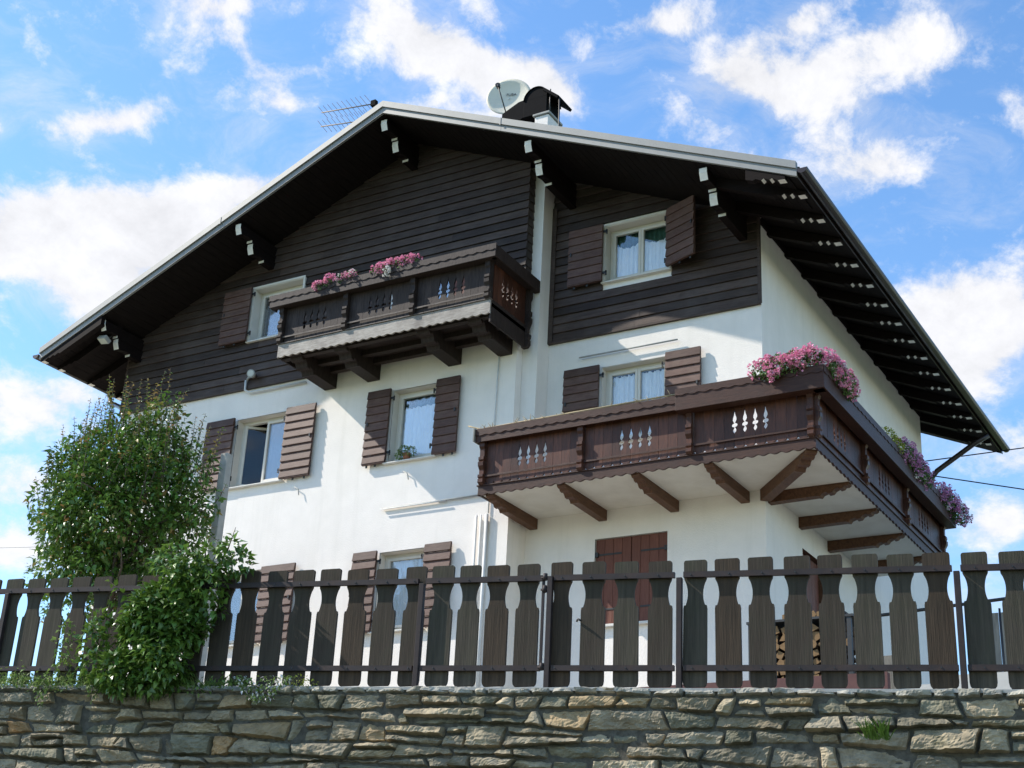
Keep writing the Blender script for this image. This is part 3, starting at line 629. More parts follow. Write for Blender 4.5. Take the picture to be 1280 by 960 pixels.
# H: closed red-brown shutters with strap hinges on the ground floor
x0, x1, z0, z1 = WIN['H']
m_ = MB(); m_.box(x0, 0.02, z0, x0 + 0.002, 0.14, z1); m_.box(x1 - 0.002, 0.02, z0, x1, 0.14, z1); m_.box(x0, 0.02, z1 - 0.002, x1, 0.14, z1); m_.box(x0, 0.11, z0, x1, 0.14, z1)
wH = m_.obj('window', ['reveal'], ROOT)
for a, b, sgn in ((x0 + 0.004, -2.05, 1), (-2.042, x1 - 0.004, -1)):
    m_ = MB(); n = 4
    for k in range(n):
        u0 = a + (b - a) * k / n + 0.002; u1 = a + (b - a) * (k + 1) / n - 0.002; m_.box(u0, 0.03, z0 + 0.01, u1, 0.06, z1 - 0.005)
    for zq in (z0 + 0.22, z1 - 0.25):
        e = a if sgn > 0 else b
        m_.box(e, 0.022, zq, e + sgn * 0.42, 0.03, zq + 0.028, 1); m_.box(e, 0.0, zq - 0.02, e + sgn * 0.045, 0.03, zq + 0.05, 1)
    m_.obj('shutter', ['red_shutter', 'iron'], wH, bevel=0.003)
s_ = MB(); s_.box(x0 - 0.05, -0.07, z0 - 0.04, x1 + 0.05, 0.1, z0 - 0.002); s_.obj('sill', ['sill'], wH, bevel=0.006)
# side door under the balcony
m_ = MB(); m_.box(-0.14, 1.46, 4.0, -0.10, 2.34, 6.19)
for k in range(6): m_.box(-0.10, 1.47 + k * 0.145, 4.0, -0.08, 1.47 + k * 0.145 + 0.14, 6.18)
dr = m_.obj('door', ['red_shutter'], house)
m_ = MB(); m_.box(-0.14, 1.40, 4.0, -0.001, 1.452, 6.26); m_.box(-0.14, 2.348, 4.0, -0.001, 2.40, 6.26); m_.box(-0.14, 1.40, 6.198, -0.001, 2.40, 6.26); m_.obj('door_frame', ['bracket'], dr)

# ---- balconies
def board_poly(wd, z0, z1, lcut, rcut, orn):
    """outline of one railing board; orn = list of (z, half width) of the ornament cut on an edge"""
    r_ = 0.022
    pts = [(wd * 0.5, z0 - 0.012), (wd - r_, z0), (wd, z0 + r_)]
    if rcut: pts += [(wd - h, z) for z, h in orn]
    pts += [(wd, z1), (0, z1)]
    if lcut: pts += [(h, z) for z, h in orn[::-1]]
    pts += [(0, z0 + r_), (r_, z0)]
    return pts
def ornament(zc, k=1.0):
    o = []
    o += [(zc - 0.165 * k, 0.0), (zc - 0.135 * k, 0.022), (zc - 0.115 * k, 0.026), (zc - 0.085 * k, 0.012), (zc - 0.078 * k, 0.004)]
    for q in range(7): an = math.pi * q / 6; o.append((zc - 0.045 * k - 0.03 * k * math.cos(an), 0.008 + 0.034 * math.sin(an)))
    o += [(zc - 0.008 * k, 0.010), (zc + 0.0, 0.016), (zc + 0.03 * k, 0.030), (zc + 0.06 * k, 0.026), (zc + 0.10 * k, 0.012), (zc + 0.165 * k, 0.0)]
    return o
def rail_panel(parent, a, dirv, nrm, length, z0, z1, nb, th=0.024, mt_='balc', orn_z=None):
    """boards between two posts. dirv along, nrm outward"""
    m_ = MB(); wd = length / nb; gap = 0.003; mid = nb // 2; cuts = {mid - 1.5 + .5 + i for i in range(-1, 3)}
    seams = set(range(mid - 2 + (nb % 2), mid + 2 + (nb % 2)))
    seams = {s_ for s_ in seams}
    orn = ornament(orn_z)
    for i in range(nb):
        poly = board_poly(wd - gap, z0, z1, i in seams, (i + 1) in seams, orn)
        m_.prism(poly, Vector(a) + dirv * (i * wd + gap / 2) + nrm * random.uniform(-0.0015, 0.0015), dirv, Z, -nrm, th)
    return m_.obj('railing_panel', [mt_], parent)
def post(parent, p, dirv, nrm, z0, z1, mt_='balc', w_=0.09):
    """carved post: stepped and waisted outline in the plane of dirv and of nrm"""
    m_ = MB(); H_ = z1 - z0
    prof = [(0.00, 0.030), (0.05, 0.055), (0.12, 0.055), (0.14, 0.042), (0.17, 0.058), (0.22, 0.058), (0.24, 0.034), (0.33, 0.036), (0.42, 0.062), (0.50, 0.066), (0.53, 0.048), (0.56, 0.060), (0.62, 0.060), (0.64, 0.038), (0.80, 0.040), (0.86, 0.058), (1.0, 0.058)]
    P = Vector(p)
    for (t0, r0), (t1, r1) in zip(prof[:-1], prof[1:]):
        vs = []
        for t, r_ in ((t0, r0), (t1, r1)):
            c_ = P + Z * (z0 + t * H_); o_ = nrm * (r_ * 1.25); i_ = nrm * (-0.05)
            vs += [c_ + dirv * -w_ / 2 * (0.6 + r_ * 6) + o_, c_ + dirv * w_ / 2 * (0.6 + r_ * 6) + o_, c_ + dirv * w_ / 2 + i_, c_ + dirv * -w_ / 2 + i_]
        m_.add(vs, [(0, 1, 5, 4), (1, 2, 6, 5), (2, 3, 7, 6), (3, 0, 4, 7), (4, 5, 6, 7), (3, 2, 1, 0)])
    return m_.obj('post', [mt_], parent)
def scalloped(parent, name, a, dirv, nrm, length, z0, z1, pitch, amp, th, mt_, flat=0.0):
    m_ = MB(); n = max(1, round(length / pitch)); pts = [(0, z1), (0, z0)]
    st = 8
    for k in range(1, n * st):
        u = length * k / (n * st); ph = (k % st) / st
        pts.append((u, z0 + amp * max(0.0, 0.5 + 0.5 * math.cos(2 * math.pi * ph)) ** 1.3))
    pts += [(length, z0), (length, z1)]
    m_.prism(pts, Vector(a), dirv, Z, -nrm, th)
    return m_.obj(name, [mt_], parent)

def bracket_profile(run, depth, tip):
    """(out from wall, z below top) of a carved console"""
    p_ = [(0, 0), (run, 0), (run, -tip * 0.6), (run - 0.03, -tip)]
    st_ = [(0.07, 0.0), (0.09, 0.022), (0.14, 0.030), (0.16, 0.012), (0.21, 0.030), (0.24, 0.060), (0.30, 0.066), (0.32, 0.045), (0.38, 0.060), (0.41, 0.090), (0.46, 0.080)]
    for o_, dz in st_:
        if run - o_ > 0.15: p_.append((run - o_, -tip - dz * (depth - tip) / 0.09))
    p_.append((0.0, -depth)); return p_
def bracket(parent, base, outv, latv, run, depth, tip, wdt, mt_='bracket'):
    m_ = MB(); pr_ = bracket_profile(run, depth, tip)
    m_.prism(pr_, Vector(base) - latv * wdt / 2, outv, Z, latv, wdt)
    return m_.obj('bracket', [mt_], parent, bevel=0.004)

BF, BS, ZF, ZC = 1.348, 1.202, 6.60, 6.626           # front and side reach, fascia bottom, ceiling
YE = 4.75
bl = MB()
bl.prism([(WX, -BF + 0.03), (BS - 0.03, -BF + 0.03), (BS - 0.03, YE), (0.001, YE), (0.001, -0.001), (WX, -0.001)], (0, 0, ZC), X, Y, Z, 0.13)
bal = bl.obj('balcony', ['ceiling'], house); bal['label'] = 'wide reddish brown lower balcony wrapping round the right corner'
scalloped(bal, 'fascia_board', (WX - 0.03, -BF, 0), X, -Y, BS + 0.03 - WX, ZF, 6.735, 0.155, 0.022, 0.03, 'balc_h')
scalloped(bal, 'fascia_board', (BS, -BF + 0.03, 0), Y, X, YE + BF - 0.03, ZF, 6.735, 0.155, 0.022, 0.03, 'balc_h')
m_ = MB(); m_.box(WX - 0.03, -BF + 0.031, ZC - 0.02, WX - 0.003, -0.53, 6.735); m_.obj('fascia_board', ['balc_h'], bal)
m_ = MB(); m_.box(WX - 0.05, -BF - 0.015, 6.737, BS + 0.02, -BF + 0.06, 6.757); m_.box(BS - 0.06, -BF + 0.06, 6.737, BS + 0.02, YE, 6.757); m_.obj('deck_edge', ['balc_h'], bal, bevel=0.004)
PX = [WX + 0.03, -2.17, -0.53, BS - 0.05]
for i, (a, b) in enumerate(zip(PX[:-1], PX[1:])):
    rail_panel(bal, (a + 0.05, -BF + 0.02, 0), X, -Y, b - a - 0.10, 6.775, 7.42, 11, orn_z=7.135)
PY = [-BF + 0.05, 0.66, 2.66, YE - 0.03]
for a, b in zip(PY[:-1], PY[1:]):
    rail_panel(bal, (BS - 0.02, a + 0.05, 0), Y, X, b - a - 0.10, 6.775, 7.42, 13, orn_z=7.135)
rail_panel(bal, (WX + 0.02, -BF + 0.06, 0), Y, -X, 0.72, 6.775, 7.42, 5, orn_z=7.135)
for x_ in PX: post(bal, (x_, -BF + 0.01, 0), X, -Y, 6.75, 7.42)
for y_ in PY: post(bal, (BS - 0.01, y_, 0), Y, X, 6.75, 7.42)
m_ = MB(); m_.box(WX, -BF - 0.012, 6.865, BS, -BF + 0.02 - 0.0245, 6.893); m_.box(BS - 0.016, -BF, 6.865, BS + 0.012, YE, 6.893); m_.obj('lower_rail', ['balc_h'], bal, bevel=0.003)
m_ = MB(); m_.box(WX - 0.02, -BF - 0.03, 7.42, BS, -BF + 0.07, 7.47); m_.box(BS - 0.07, -BF + 0.07, 7.42, BS + 0.03, YE, 7.47); m_.obj('handrail', ['balc_h'], bal, bevel=0.004)
# valance and narrow planter on the left two bays
scalloped(bal, 'planter_box', (WX - 0.06, -BF - 0.10, 0), X, -Y, 3.20, 7.385, 7.50, 0.17, -0.0, 0.02, 'balc_h')
scalloped(bal, 'valance', (WX - 0.06, -BF - 0.113, 0), X, -Y, 3.20, 7.475, 7.585, 0.17, 0.018, 0.012, 'balc_h')
m_ = MB(); m_.box(WX - 0.06, -BF - 0.098, 7.52, -0.62, -BF + 0.05, 7.56); m_.box(WX - 0.06, -BF + 0.03, 7.40, -0.62, -BF + 0.05, 7.52); m_.box(WX - 0.08, -BF - 0.14, 7.39, WX - 0.062, -BF + 0.07, 7.59); m_.obj('planter_box', ['grey_wood'], bal)
# deep planter boxes on the right bay and along the side
m_ = MB(); pf = -BF - 0.20; ps = BS + 0.20
m_.box(-0.66, pf, 7.33, ps, pf + 0.022, 7.62); m_.box(-0.66, pf + 0.022, 7.33, ps - 0.022, -BF - 0.032, 7.35); m_.box(-0.66, pf + 0.022, 7.35, -0.64, -BF + 0.0, 7.615)
m_.box(-0.64, -BF - 0.03, 7.471, BS, -BF - 0.008, 7.615); m_.obj('planter_box', ['balc_h'], bal, bevel=0.004)
m_ = MB(); m_.box(ps - 0.022, pf + 0.024, 7.33, ps, YE + 0.1, 7.62); m_.box(BS + 0.032, pf + 0.04, 7.33, ps - 0.022, YE + 0.08, 7.35); m_.box(BS + 0.008, -BF + 0.02, 7.471, BS + 0.03, YE + 0.08, 7.615); m_.box(BS + 0.01, YE + 0.08, 7.33, ps - 0.022, YE + 0.1, 7.615)
m_.obj('planter_box', ['balc_h'], bal, bevel=0.004)
scalloped(bal, 'valance', (-0.66, pf - 0.011, 0), X, -Y, ps + 0.66, 7.535, 7.64, 0.17, 0.018, 0.010, 'balc_h')
scalloped(bal, 'valance', (ps + 0.011, pf, 0), Y, X, YE + 0.1 - pf, 7.535, 7.64, 0.17, 0.018, 0.010, 'balc_h')
m_ = MB(); m_.box(-0.64, pf + 0.03, 7.56, ps - 0.03, -BF - 0.035, 7.59); m_.box(BS + 0.035, pf + 0.03, 7.56, ps - 0.03, YE + 0.07, 7.59); m_.obj('soil', ['bark'], bal)
for x_ in (-3.66, -2.50, -1.355, -0.29): bracket(bal, (x_, 0.0, ZC - 0.001), -Y, X, BF - 0.05, 0.16, 0.05, 0.13)
for y_ in (0.16, 1.38, 2.64, 3.9): bracket(bal, (0.0, y_, ZC - 0.001), X, Y, BS - 0.05, 0.16, 0.05, 0.13)
dv = Vector((BS - 0.05, -(BF - 0.05), 0)); ln = dv.length; dv.normalize(); bracket(bal, (0.0, 0.0, ZC - 0.004), dv, Vector((-dv.y, dv.x, 0)), ln - 0.06, 0.165, 0.05, 0.15)

# upper balcony
UF, UL, UR, ZU = DL - 1.068, -7.69, -3.66, 9.365
ub = MB(); ub.box(UL, UF + 0.03, 9.50, UR, DL - 0.002, 9.56)
for k in range(9): ub.box(UL + 0.02, UF + 0.04 + k * 0.115, 9.47, UR - 0.03, UF + 0.04 + k * 0.115 + 0.108, 9.499)
ubal = ub.obj('balcony', ['balc_dk'], house); ubal['label'] = 'narrow dark brown upper balcony below the gable'
for (yy, hh) in ((UF + 0.10, 0.10), (UF + 0.52, 0.09), (UF + 0.85, 0.09)):
    m_ = MB(); m_.box(UL + 0.02, yy, 9.47 - hh, UR - 0.03, yy + 0.10, 9.469); m_.obj('joist', ['balc_dk'], ubal)
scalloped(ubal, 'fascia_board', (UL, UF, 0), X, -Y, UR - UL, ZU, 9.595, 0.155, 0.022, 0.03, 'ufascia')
m_ = MB(); m_.box(UR - 0.028, UF + 0.031, ZU - 0.12, UR, DL - 0.001, 9.62); m_.obj('fascia_board', ['balc_dk'], ubal); m_ = MB(); m_.box(UL, UF + 0.031, ZU, UL + 0.028, DL - 0.045, 9.595); m_.obj('fascia_board', ['balc_dk'], ubal)
m_ = MB(); m_.box(UL - 0.02, UF - 0.018, 9.597, UR + 0.01, UF + 0.05, 9.617); m_.obj('deck_edge', ['balc_dkh'], ubal, bevel=0.004)
PU = [UL + 0.03, -6.36, -5.07, UR - 0.05]
for a, b in zip(PU[:-1], PU[1:]): rail_panel(ubal, (a + 0.05, UF + 0.02, 0), X, -Y, b - a - 0.10, 9.63, 10.24, 9, mt_='balc_dk', orn_z=9.96)
rail_panel(ubal, (UR - 0.02, UF + 0.10, 0), Y, X, 0.95, 9.62, 10.24, 7, mt_='balc', orn_z=9.96)
rail_panel(ubal, (UL + 0.02, UF + 0.10, 0), Y, -X, 0.92, 9.62, 10.24, 7, mt_='balc_dk', orn_z=9.96)
for x_ in PU: post(ubal, (x_, UF + 0.01, 0), X, -Y, 9.61, 10.24, 'balc_dk')
post(ubal, (UR - 0.01, DL + 0.03, 0), Y, X, 9.25, 10.24, 'balc_dk')
m_ = MB(); m_.box(UL, UF - 0.012, 9.705, UR, UF - 0.005, 9.73); m_.box(UL, UF - 0.005, 9.705, UR, UF - 0.002, 9.73); m_.obj('lower_rail', ['balc_dkh'], ubal)
m_ = MB(); m_.box(UL - 0.03, UF - 0.03, 10.24, UR, UF + 0.07, 10.285); m_.box(UR - 0.07, UF + 0.07, 10.24, UR + 0.03, DL + 0.1, 10.285); m_.obj('handrail', ['balc_dk'], ubal, bevel=0.004)
m_ = MB(); a0, a1 = UL - 0.17, UR + 0.13
m_.box(a0, UF - 0.14, 10.235, a1, UF - 0.12, 10.43); m_.box(a0, UF - 0.12, 10.235, a1 - 0.02, UF - 0.031, 10.25); m_.box(a1 - 0.02, UF - 0.118, 10.235, a1, DL + 0.165, 10.44); m_.box(UR + 0.031, UF - 0.1, 10.235, a1 - 0.02, DL + 0.165, 10.25)
m_.box(a0, UF - 0.118, 10.235, a0 + 0.02, UF + 0.05, 10.43); m_.box(a0 + 0.02, UF + 0.03, 10.286, UR, UF + 0.05, 10.42); m_.box(a0 + 0.02, UF - 0.11, 10.37, UR, UF + 0.028, 10.39)
m_.obj('planter_box', ['balc_dk'], ubal, bevel=0.004)
scalloped(ubal, 'valance', (a0 - 0.01, UF - 0.151, 0), X, -Y, a1 - a0 + 0.02, 10.345, 10.45, 0.17, 0.018, 0.010, 'balc_dk')
for x_ in (-7.38, -6.50, -4.93, -4.0): bracket(ubal, (x_, DL, 9.469), -Y, X, 1.03, 0.30, 0.09, 0.24, 'balc_dk')

# ---- wall pipes and conduits
def pipe(name, pts, r_, mt_, parent=house, n=8):
    m_ = MB(); m_.tube(pts, r_, n); return m_.obj(name, [mt_], parent)
pipe('conduit', [(-6.09, DL - 0.03, 6.925), (-4.75, DL - 0.03, 6.925), (WX - 0.42, DL - 0.03, 6.925)], 0.014, 'pipe_g')
pipe('conduit', [(-6.09, DL - 0.055, 6.905), (-5.3, DL - 0.055, 6.905), (-4.9, DL - 0.055, 6.905)], 0.010, 'pipe')
pipe('conduit', [(-4.10, DL - 0.02, 9.3), (-4.12, DL - 0.02, 8.4), (-4.14, DL - 0.02, 6.62)], 0.011, 'pipe')
for x_, r_ in ((-4.33, 0.02), (-4.25, 0.013), (-4.15, 0.028)): pipe('conduit', [(x_, DL - 0.04, 6.60), (x_, DL - 0.04, 5.0), (x_, DL - 0.04, 3.4)], r_, 'pipe')
pipe('awning_rod', [(-2.95, -0.06, 9.13), (-2.0, -0.06, 9.13), (-1.30, -0.06, 9.13)], 0.013, 'pipe_g')
pipe('conduit', [(-9.20, DL - 0.08, 9.62), (-9.20, DL - 0.07, 9.44), (-9.10, DL - 0.05, 9.385), (-7.9, DL - 0.03, 9.385)], 0.02, 'pipe')
for i in range(4):   # shutter stays hanging under the shutters
    for x_, z_ in (((-7.9, 7.52), (-5.75, 7.5), (-7.95, 4.9), (-5.0, 4.9)))[i:i+1]:
        pipe('shutter_stay', [(x_, DL - 0.03, z_), (x_ + 0.10, DL - 0.045, z_ - 0.05), (x_ + 0.13, DL - 0.05, z_ - 0.16)], 0.008, 'pipe_g', n=6)

# ------------------------------------------------------------------ things fixed to the house
# floodlight on the left purlin
fl = empty('floodlight', (-12.1, -1.25, 10.72), label='small floodlight under the left end of the roof overhang', cat='floodlight')
mt = Matrix.Translation((-12.02, -1.38, 10.60)) @ Matrix.Rotation(math.radians(-28), 4, 'X') @ Matrix.Rotation(math.radians(12), 4, 'Y')
m_ = MB(); m_.box(-0.115, -0.07, -0.03, 0.115, 0.08, 0.05, mtx=mt); m_.obj('housing', ['pipe_g'], fl, bevel=0.01)
m_ = MB(); m_.box(-0.1, -0.055, -0.034, 0.1, 0.065, -0.0305, mtx=mt); m_.obj('lens', ['lens'], fl)
m_ = MB(); m_.tube([mt @ Vector((0, 0.02, 0.06)), mt @ Vector((0, 0.06, 0.16)), (-11.97, -1.22, 10.78)], 0.015, 6); m_.obj('bracket', ['iron'], fl)
al = empty('wall_spotlight', (-9.05, -0.57, 9.68), label='round outdoor spotlight fixed low on the dark timber cladding', cat='spotlight')
m_ = MB(); m_.tube([(-9.05, DL - 0.06, 9.70), (-9.0, DL - 0.20, 9.67)], [0.05, 0.075], 16); m_.obj('housing', ['pipe_g'], al)
m_ = MB(); m_.tube([(-8.9985, DL - 0.203, 9.669), (-8.9965, DL - 0.209, 9.668)], 0.058, 16); m_.obj('lens', ['lens'], al)
m_ = MB(); m_.tube([(-9.20, DL - 0.06, 9.60), (-9.15, DL - 0.08, 9.66), (-9.05, DL - 0.08, 9.70)], 0.02, 8); m_.obj('arm', ['pipe_g'], al)
# satellite dish
dc = Vector((-4.58, 0.05, 14.46)); aim = Vector((0.30, -0.93, 0.12)).normalized()
ds = empty('satellite_dish', (-4.56, 0.1, 13.2), label='off-white satellite dish on the roof beside the black chimney hood', cat='satellite dish')
ua = X - aim * X.dot(aim); ua.normalize(); va = aim.cross(ua) * -1
if va.z < 0: va = -va
FEED = Vector((-4.60, -0.30, 14.50)); m_ = MB(); nr, na = 7, 40
for i in range(nr + 1):
    rr = i / nr
    for k in range(na):
        an = 2 * math.pi * k / na; m_.v.append(tuple(dc + ua * (0.40 * rr * math.cos(an)) + va * (0.40 * rr * math.sin(an)) + aim * (0.075 * rr * rr - 0.075)))
for i in range(nr):
    for k in range(na):
        k2 = (k + 1) % na; m_.f.append((i*na+k, i*na+k2, (i+1)*na+k2, (i+1)*na+k)); m_.m.append(0); m_.sm.append(True)
o = m_.obj('reflector', ['dish'], ds); sm = o.modifiers.new('solid', 'SOLIDIFY'); sm.thickness = 0.012
m_ = MB(); f_ = FEED; m_.tube([dc - va * 0.39, dc - va * 0.38 + aim * 0.03, f_], 0.012, 6); m_.obj('feed_arm', ['iron'], ds)
m_ = MB(); m_.tube([f_, f_ - aim * 0.09], [0.045, 0.032], 12); m_.obj('feed_horn', ['iron'], ds)
m_ = MB(); m_.tube([dc - aim * 0.1, dc - aim * 0.16 - Z * 0.05, (-4.56, 0.16, 14.2), (-4.56, 0.16, 13.05)], 0.02, 8); m_.obj('mast', ['alu'], ds)
# small dark lettering block on the dish face
fc = bpy.data.curves.new('lettering', 'FONT'); fc.body = 'FUBA'; fc.size = 0.075; fc.extrude = 0.001
tmp = bpy.data.objects.new('tmp', fc); fo = bpy.data.objects.new('lettering', bpy.data.meshes.new_from_object(tmp)); bpy.data.objects.remove(tmp); COL.objects.link(fo); fo.data.materials.append(MT['iron'])
rm = Matrix((ua, va, aim)).transposed().to_4x4(); pos = dc + ua * -0.06 + va * 0.06 + aim * (-0.045)
fo.parent = ds; fo.matrix_parent_inverse = Matrix.Identity(4); fo.location = pos - ds.location; fo.rotation_euler = rm.to_euler()
# aerial
an_ = empty('tv_antenna', (-6.6, -0.9, 13.5), label='thin comb-like television aerial behind the left roof slope near the ridge', cat='antenna')
A0, A1 = Vector((-7.86, -1.0, 14.46)), Vector((-6.66, -1.0, 14.30)); B0, B1 = Vector((-7.84, -1.0, 14.16)), Vector((-6.66, -1.0, 13.98))
A0, A1, B0, B1 = [q + Vector((0, 0.0, 0)) for q in (A0, A1, B0, B1)]
for P0, P1 in ((A0, A1), (B0, B1)): m_ = MB(); m_.tube([P0, P1], 0.012, 6); m_.obj('boom', ['alu'], an_)
m_ = MB(); m_.tube([(-6.68, -1.0, 13.2), (-6.68, -1.0, 14.36)], 0.018, 8); m_.box(-6.74, -1.04, 14.25, -6.64, -0.96, 14.36); m_.obj('mast', ['black'], an_)
ev = Vector((0.55, 0.2, -0.75)).normalized()
for k in range(11):
    t = (k + 0.3) / 11
    for (P0, P1) in ((A0, A1), (B0, B1)):
        c_ = P0 + (P1 - P0) * t; l_ = 0.16 + 0.10 * t; m_ = MB(); m_.tube([c_ - ev * l_, c_ + ev * l_], 0.0055, 4, smooth=False); m_.obj('element', ['alu'], an_)

# ------------------------------------------------------------------ foliage helpers
def leaves_mesh(P, D, size, droop=0.25, curl=0.18, asp=0.5, mi=None, mb=None):
    """P positions, D directions (unit), size array: folded pointed leaves of four faces"""
    mb = mb or MB(); n = len(P)
    up = rng.normal(size=(n, 3)) * 0.45 + np.array([0, 0, 1.0])
    S_ = np.cross(D, up); S_ /= np.linalg.norm(S_, axis=1, keepdims=True) + 1e-9
    Nn = np.cross(S_, D)
    L_ = size[:, None]; W_ = L_ * asp * 0.5
    b = P; m1 = P + D * L_ * 0.45 + Nn * L_ * 0.05; tip = P + D * L_ - Nn * L_ * droop
    l1 = P + D * L_ * 0.38 + S_ * W_ + Nn * L_ * curl * 0.6; r1 = P + D * L_ * 0.38 - S_ * W_ + Nn * L_ * curl * 0.6
    V = np.stack([b, l1, tip, r1, m1], 1).reshape(-1, 3)
    o = len(mb.v); mb.v += V.tolist(); 
    for i in range(n):
        a = o + i * 5; mb.f += [(a, a+4, a+1), (a+4, a+2, a+1), (a, a+3, a+4), (a+4, a+3, a+2)]
    k = [0] * (4 * n) if mi is None else np.repeat(mi, 4).tolist()
    mb.m += k; mb.sm += [True] * (4 * n)
    return mb
def unit(a): return a / (np.linalg.norm(a, axis=-1, keepdims=True) + 1e-9)

def clump_points(ells, dens):
    """points in the outer shells of many small ellipsoids"""
    Ps, Ds = [], []
    for (c, r_) in ells:
        c = np.array(c); r_ = np.array(r_) if hasattr(r_, '__len__') else np.array([r_] * 3)
        n = int(dens * (r_[0] * r_[1] * r_[2]) ** (2 / 3) * 12)
        d = unit(rng.normal(size=(n, 3))); rad = rng.uniform(0.55, 1.03, size=(n, 1)) ** 0.6
        Ps.append(c + d * r_ * rad); Ds.append(unit(d * 0.9 + rng.normal(size=(n, 3)) * 0.6 + np.array([0, 0, -0.15])))
    return np.concatenate(Ps), np.concatenate(Ds)

# ------------------------------------------------------------------ tree in the garden
tree = empty('garden_tree', (-7.7, -4.4, 2.6), label='bushy green garden tree with reddish shoot tips left of the house', cat='tree')
TC = np.array([-7.60, -4.4, 5.80])
tk = MB(); ends = []
bases = [(-7.95, -4.45), (-7.62, -4.3), (-7.4, -4.5)]
for bi, (bx, by) in enumerate(bases):
    p0 = Vector((bx, by, 2.4)); p = p0.copy(); pts = [p.copy()]; rs = [0.055]
    drift = Vector((random.uniform(-.1, .1), random.uniform(-.1, .1), 1))
    for k in range(9):
        p = p + (drift + Vector((random.uniform(-.12, .12), random.uniform(-.12, .12), 0))) * 0.36; pts.append(p.copy()); rs.append(0.055 * (1 - k / 11))
        if k > 3:
            for q in range(3):
                a_ = random.uniform(0, 6.28); e = p + Vector((math.cos(a_), math.sin(a_), random.uniform(0.4, 1.3))) * random.uniform(0.45, 0.8)
                m1 = (p + e) / 2 + Vector((random.uniform(-.1, .1), random.uniform(-.1, .1), .08)); tk.tube([p, m1, e], [0.022, 0.014, 0.006], 6)
    tk.tube(pts, rs, 8)
tk.obj('trunk', ['bark'], tree)
# crown: many clumps inside an uneven egg, plus upright shoots
ells = []
for i in range(190):
    d = unit(rng.normal(size=3)); rr = rng.uniform(0.25, 1.0) ** 0.5
    c = TC + d * np.array([1.5, 1.1, 1.42]) * rr * 0.88 * (1 if d[2] > 0 else np.array([1.0, 1, .95]))
    ells.append((c, rng.uniform(0.14, 0.32)))
for (c, r_) in [((-8.85, -4.5, 5.9), .34), ((-6.35, -4.5, 6.35), .30), ((-6.1, -4.5, 5.8), .26), ((-8.6, -4.5, 5.1), .42), ((-6.5, -4.4, 4.9), .4), ((-7.0, -4.5, 7.05), .32), ((-7.0, -4.5, 7.35), .2), ((-8.3, -4.4, 6.9), .3), ((-7.6, -4.4, 7.0), .35), ((-8.9, -4.4, 6.2), .2), ((-8.3, -4.5, 4.6), .35), ((-7.4, -4.5, 4.7), .45)]: ells.append((np.array(c), r_))
P, D = clump_points(ells, 150)
cr = leaves_mesh(P, D, rng.uniform(0.06, 0.12, len(P)), mi=(rng.random(len(P)) < 0.05 + 0.35 * np.clip((P[:, 2] - 6.7), 0, 1)).astype(int))
# shoots
SH = []
for i in range(120):
    a_ = rng.uniform(0, 6.28); rr = rng.uniform(0, 1) ** 0.6; bx, by = TC[0] + 1.3 * rr * math.cos(a_), TC[1] + 1.0 * rr * math.sin(a_)
    hz = 5.85 + 1.25 * math.sqrt(max(0, 1 - rr * rr)); SH.append(((bx, by, hz - 0.25), (rng.uniform(-.12, .12) + 0.12 * math.cos(a_), rng.uniform(-.1, .1), 1), rng.uniform(0.45, 1.05)))
for q in [((-9.1, -4.5, 5.85), (-.35, 0, .9), .75), ((-9.0, -4.5, 5.75), (-.7, 0, .6), .65), ((-8.75, -4.5, 6.2), (-.1, 0, 1), .95), ((-8.3, -4.5, 6.9), (.0, 0, 1), .85), ((-7.95, -4.5, 6.9), (-.1, 0, 1), .8), ((-8.1, -4.6, 6.8), (.15, 0, 1), .95), ((-7.0, -4.5, 7.1), (.0, 0, 1), .62), ((-6.85, -4.5, 7.0), (.12, 0, 1), .6), ((-7.15, -4.5, 7.0), (-.1, 0, 1), .6), ((-6.35, -4.5, 6.5), (.02, 0, 1), .62), ((-6.1, -4.5, 6.1), (.25, 0, 1), .5), ((-5.95, -4.5, 5.7), (.6, 0, .5), .45), ((-5.95, -4.5, 5.4), (.5, 0, -.5), .5), ((-8.75, -4.5, 4.9), (-.5, 0, -.4), .5), ((-8.6, -4.5, 4.75), (-.3, 0, -.8), .5)]: SH.append(q)
P, D, M_, sz = [], [], [], []
stw = MB()
for (b_, dr_, l_) in SH:
    b_ = np.array(b_, float); dr_ = unit(np.array(dr_, float)); n = int(l_ / 0.024)
    bend = rng.normal(size=3) * 0.06
    cl = [b_ + dr_ * l_ * t + bend * t * t for t in np.linspace(0, 1, 6)]
    stw.tube([tuple(c_) for c_ in cl], [0.007, 0.006, 0.005, 0.004, 0.003, 0.002], 4)
    for k in range(n):
        t = k / n; c_ = b_ + dr_ * l_ * t + bend * t * t; a_ = k * 2.4
        s1_ = unit(np.cross(dr_, [0.3, 1, 0.1])); s2_ = np.cross(dr_, s1_)
        for _ in range(1):
            P.append(c_); D.append(unit((s1_ * math.cos(a_) + s2_ * math.sin(a_)) + dr_ * 0.35 + rng.normal(size=3) * 0.15)); M_.append(1 if t > 0.6 and rng.random() < .6 else 0); sz.append(rng.uniform(.05, .085) * (1.05 - .4 * t))
leaves_mesh(np.array(P), np.array(D), np.array(sz), mi=np.array(M_), mb=cr)
cr.obj('crown', ['leaf', 'leaf_y'], tree)
tag(stw.obj('shoots', ['bark'], tree), kind='stuff')

